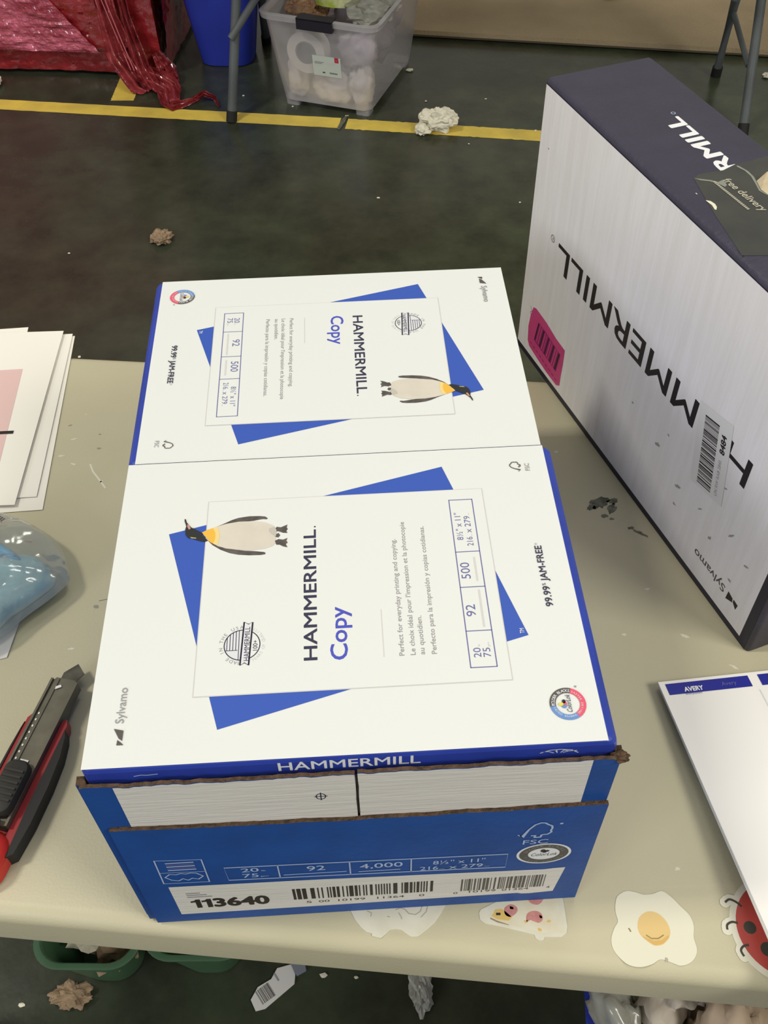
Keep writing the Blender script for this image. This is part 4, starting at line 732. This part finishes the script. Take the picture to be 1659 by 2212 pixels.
for sx in (-1,1):
    for sy in (-1,1): b.prism(rrect(sx*(bw/2-.028),sy*(bd/2-.028),.022,.022,.010,4),0,.016,'tub',BTm)
b.build('tub_body',tub,smooth=True)
b=MB(); b.rings([tr_(HB-.016,-.001),tr_(HB-.014,-.011),tr_(HB,-.012),tr_(HB+.002,-.008),tr_(HB+.002,.000),tr_(HB-.004,.001)],'tub',cap0=False,cap1=False); b.build('rim',tub,smooth=True)
b=MB(); yy=-(bd/2+.030+.013)
b.box((-.056,yy-.004,HB-.026),(.050,yy+.010,HB+.0035),'handle',BTm); b.box((-.056,yy-.004,HB+.000),(.050,yy+.03,HB+.0045),'handle',BTm); b.build('handle',tub)
# label on the front wall (leans out with it)
sl=.030/HB; Nf=(BTm.to_3x3()@Vector((0,-1,-sl))).normalized(); Uf=ex; Vf=Nf.cross(Uf)
def wall(x,z,e=.0012): return BTm@Vector((x,-(bd/2+.030*z/HB)-e,z))
Fl=Fr(wall(-.026,.112,.0015),Uf,Vf)
b=MB(); rect(b,Fl,'tagw',0,0,.086,.060); G=Fl.off(.0003)
rect(b,G,'tagr',.068,.045,.080,.060); rect(b,G.off(.0002),'pink',.0715,.0495,.0765,.0550)
for k in range(3): rect(b,G,'inkgrey' if k<2 else 'inklt',.006,.040-k*.0040,.034-k*.006,.0425-k*.0040)
for k in range(2): rect(b,G,'inklt',.044,.041-k*.005,.072,.0430-k*.005)
rect(b,G,'char',.028,.009,.036,.013); 
for k in range(9): rect(b,G,'char',.050+k*.0027,.009,.0516+k*.0027,.0138)
b.build('label',tub)
# contents: each a thing of its own
def roll(name,cx,cz,R,r,y,w,m,label,core='rollc',tilt=0):
    t=empty(name,BTm@Vector((cx,y,cz)),label,'tape roll'); n=36
    Tm=BTm@Matrix.Translation((cx,y,cz))@Matrix.Rotation(tilt,4,'X')@Matrix.Rotation(math.radians(90),4,'X')
    def rg(q,z): return [Tm@Vector((q*math.cos(2*math.pi*i/n),q*math.sin(2*math.pi*i/n),z)) for i in range(n)]
    b=MB(); b.rings([rg(r,-w/2),rg(R,-w/2),rg(R,w/2),rg(r,w/2),rg(r,-w/2)],m,False,False); b.build('tape',t,smooth=True)
    b=MB(); b.rings([rg(r-.001,-w/2),rg(r-.001,w/2),rg(r-.004,w/2),rg(r-.004,-w/2),rg(r-.001,-w/2)],core,False,False); b.rings([rg(r-.005,-.001),rg(r-.005,.001)],core); b.build('core',t,smooth=True)
    return t
roll('tape_roll',-.050,.168,.058,.032,-.178,.045,'rollw','large white tape roll standing upright behind the tub front, left of the label')
for nm,lo,sz,m,sd,lb,ca in (
 ('cloth_bundle',(-.098,-.150,.075),(.034,.035,.062),'cupw',61,'white bundle at the lower left inside the clear tub','bundle'),
 ('cloth_bundle',(.012,-.150,.060),(.060,.040,.046),'cupw',62,'wide white bundle at the bottom of the tub under the label','bundle'),
 ('cloth_bundle',(.095,-.140,.070),(.040,.045,.060),'cupw',63,'white bundle at the lower right inside the clear tub','bundle'),
 ('plastic_bag',(.085,-.120,.165),(.055,.06,.055),'lilac',64,'lilac grey plastic bag behind the tub front, right of the label','bag'),
 ('plastic_bag',(.02,.04,.15),(.115,.13,.10),'lilac',65,'pale plastic bag filling the middle of the tub','bag'),
 ('brown_bag',(-.085,-.085,.252),(.060,.065,.030),'brownb',66,'shiny brown wrapped packet at the tub top left','packet'),
 ('white_bag',(.100,-.050,.262),(.075,.10,.036),'plas',67,'bunched white plastic bag at the tub top right','bag'),
 ('white_bag',(.120,.08,.275),(.05,.08,.03),'scrap',68,'white paper bundle at the tub back right','paper')):
    p_=BTm@Vector(lo); o=crumple(nm,(p_.x,p_.y,p_.z),sz,m,sd,None,4,.30 if m=='cupw' else .4,m in('cupw','lilac'),rot=rot,freq=1.6); tag(o,lb,ca)
lt=empty('tape_roll',BTm@Vector((.005,-.075,.27)),'lime green and white tape roll lying on top of the tub contents','tape roll')
Lm=BTm@Matrix.Translation((.000,-.085,.262))@Matrix.Rotation(math.radians(-14),4,'X'); n=36
def rg(q,z): return [Lm@Vector((q*math.cos(2*math.pi*i/n),q*math.sin(2*math.pi*i/n),z)) for i in range(n)]
b=MB(); b.rings([rg(.028,0),rg(.056,0),rg(.056,.046),rg(.028,.046),rg(.028,0)],'lime',False,False); b.build('tape',lt,smooth=True)
b=MB(); b.rings([rg(.029,.0465),rg(.048,.0465),rg(.048,.0475),rg(.029,.0475)],'tagw',False,False); b.build('label',lt)
# ------------------------------------------------------------------ far folding table (its legs show)
ft=empty('far_folding_table',(.55,2.6,FL),'grey metal table legs of the folding table standing over the clear tub','table')
def leg(path,r=.0135):
    b=MB(); b.tube(path,r,'leg',14); f0=Vector(path[0]); d=(Vector(path[1])-f0).normalized(); b.tube([f0-d*.002,f0+d*.028],r+.0022,'foot',14); b.build('leg',ft,smooth=True)
leg([(-.1585,2.545,FL+.002),(-.112,2.645,-.44),(-.068,2.74,-.05)]); leg([(-.068,3.06,FL+.002),(-.062,2.95,-.44),(-.060,2.86,-.05)])
leg([(1.302,2.352,FL+.002),(1.327,2.525,-.44),(1.348,2.64,-.05)]); leg([(1.325,2.712,FL+.002),(1.314,2.672,-.50),(1.36,2.70,-.05)])
b=MB(); b.tube([(-.136,2.600,-.525),(-.061,2.640,-.44),(.33,2.76,-.06)],.0105,'leg',12); b.build('brace',ft,smooth=True)
b=MB(); b.tube([(1.318,2.475,-.60),(1.318,2.68,-.535)],.008,'leg',10); b.build('crossbar',ft,smooth=True)
b=MB(); b.tube([(1.33,2.66,-.48),(.95,2.74,-.06)],.0105,'leg',12); b.build('brace',ft,smooth=True)
FT=Matrix.Translation((.62,2.70,0))@Matrix.Rotation(math.radians(-5),4,'Z'); b=MB(); rs=[]
for o_,z in ((0,-.05),(0,-.012),(.004,-.003),(.012,0)): rs.append([FT@Vector((x,y,z)) for x,y in rrect(0,0,.92-o_,.38-o_,.05,8)])
b.rings(rs,'tgrey'); b.build('tabletop',ft,smooth=True)
# ------------------------------------------------------------------ red stretch-wrapped bundle
rb=empty('wrapped_bundle',(-.95,3.35,FL),'big bundle wrapped in shiny red stretch film at the upper left','wrapped bundle')
RT_=Matrix.Translation((-.375,2.845,FL))@Matrix.Rotation(math.radians(-8.5),4,'Z')
def rsurf(u,v,face):
    if face==0: p=Vector((-1.25+1.25*u,0,.012+1.1*v))
    else: p=Vector((0,.9*u,.012+1.1*v))
    d=.010*nz(p.x*1.2,p.y*1.2+p.z*3.5,2,4)+.006*nz(p.x*2,p.y*2+p.z*9,7,9)+.003*nz(p.x,p.y+p.z*1.3,4,60)+.025*math.sin(min(max((p.z)/.22,0),1)*math.pi/2)
    return RT_@(p+(Vector((0,-d,0)) if face==0 else Vector((d,0,0))))
b=MB(); b.grid(150,110,lambda u,v:rsurf(u,v,0),'redfilm'); b.grid(60,80,lambda u,v:rsurf(u,v,1),'redfilm')
b.box((-1.25,0.01,.012),(-.02,.9,1.11),'redfilm',RT_); b.build('film_wrap',rb,smooth=True)
# overlapping front film, sheen painted in paler pink, bounded by a slanting edge
b=MB()
def pale(u,v):
    z=.085+.62*v; x1=-.185-.36*(z-.085)/.25*.55; x=-1.2+(x1+1.2)*u; d=.034+.007*nz(x*2,z*9,3,5)+.004*nz(x,z*1.2,8,42)+.0025*nz(x,z,9,110); return RT_@Vector((x,-d,z))
b.grid(190,90,pale,'redsheen'); b.build('film_layer',rb,smooth=False)
def ribbon(name,path,w,seed,m='redtail',parent=None,nu=12,amp=.012,nv=40):
    P=[Vector(p) for p in path]; b=MB()
    def f(u,v):
        t=v*(len(P)-1); i=min(int(t),len(P)-2); c=P[i].lerp(P[i+1],t-i); d=(P[i+1]-P[i]).normalized(); a=d.cross(Vector((0,-.6,.8))); a=a.normalized() if a.length>.1 else Vector((1,0,0)); k=d.cross(a)
        ww=w[i]*(1-(t-i))+w[i+1]*(t-i); s_=(u-.5)*ww
        q=c+a*s_+k*(amp*math.sin(u*17+seed+v*3)*(ww/max(w))+amp*.8*nz(u*3,v*9,seed,1)); q.z=max(q.z,FL+.003); return q
    b.grid(nu*2,nv,f,m); return b.build(name,parent,smooth=False)
def R3(x,d,z): return tuple(RT_@Vector((x,-d,z)))
ribbon('film_drape',[R3(-.150,.050,.60),R3(-.135,.055,.34),R3(-.125,.062,.20),R3(-.105,.075,.10),R3(-.050,.095,.020),R3(-.03,.11,.008)],[.075,.055,.06,.085,.085,.04],3,'redtail',rb,14,.012)
ribbon('film_drape',[R3(-.085,.045,.50),R3(-.075,.055,.20),R3(-.045,.080,.06),R3(-.015,.10,.012)],[.03,.03,.05,.05],9,'redtail',rb,10,.010)
ribbon('film_tail',[R3(-.060,.075,.045),R3(-.005,.085,.030),R3(.035,.105,.018),R3(.048,.155,.012),R3(.060,.200,.008),R3(.095,.185,.010),R3(.140,.155,.014)],[.05,.07,.075,.065,.050,.03,.012],5,'redtail',rb,10,.011)
ribbon('film_tail',[R3(.125,.165,.010),R3(.150,.140,.022),R3(.185,.150,.014),R3(.205,.185,.004)],[.02,.022,.014,.006],6,'redtail',rb,8,.006,26)
ribbon('film_tail',[R3(-.01,.03,.09),R3(.02,.045,.045),R3(.030,.055,.008)],[.03,.06,.05],7,'redtail',rb,8,.012,20)
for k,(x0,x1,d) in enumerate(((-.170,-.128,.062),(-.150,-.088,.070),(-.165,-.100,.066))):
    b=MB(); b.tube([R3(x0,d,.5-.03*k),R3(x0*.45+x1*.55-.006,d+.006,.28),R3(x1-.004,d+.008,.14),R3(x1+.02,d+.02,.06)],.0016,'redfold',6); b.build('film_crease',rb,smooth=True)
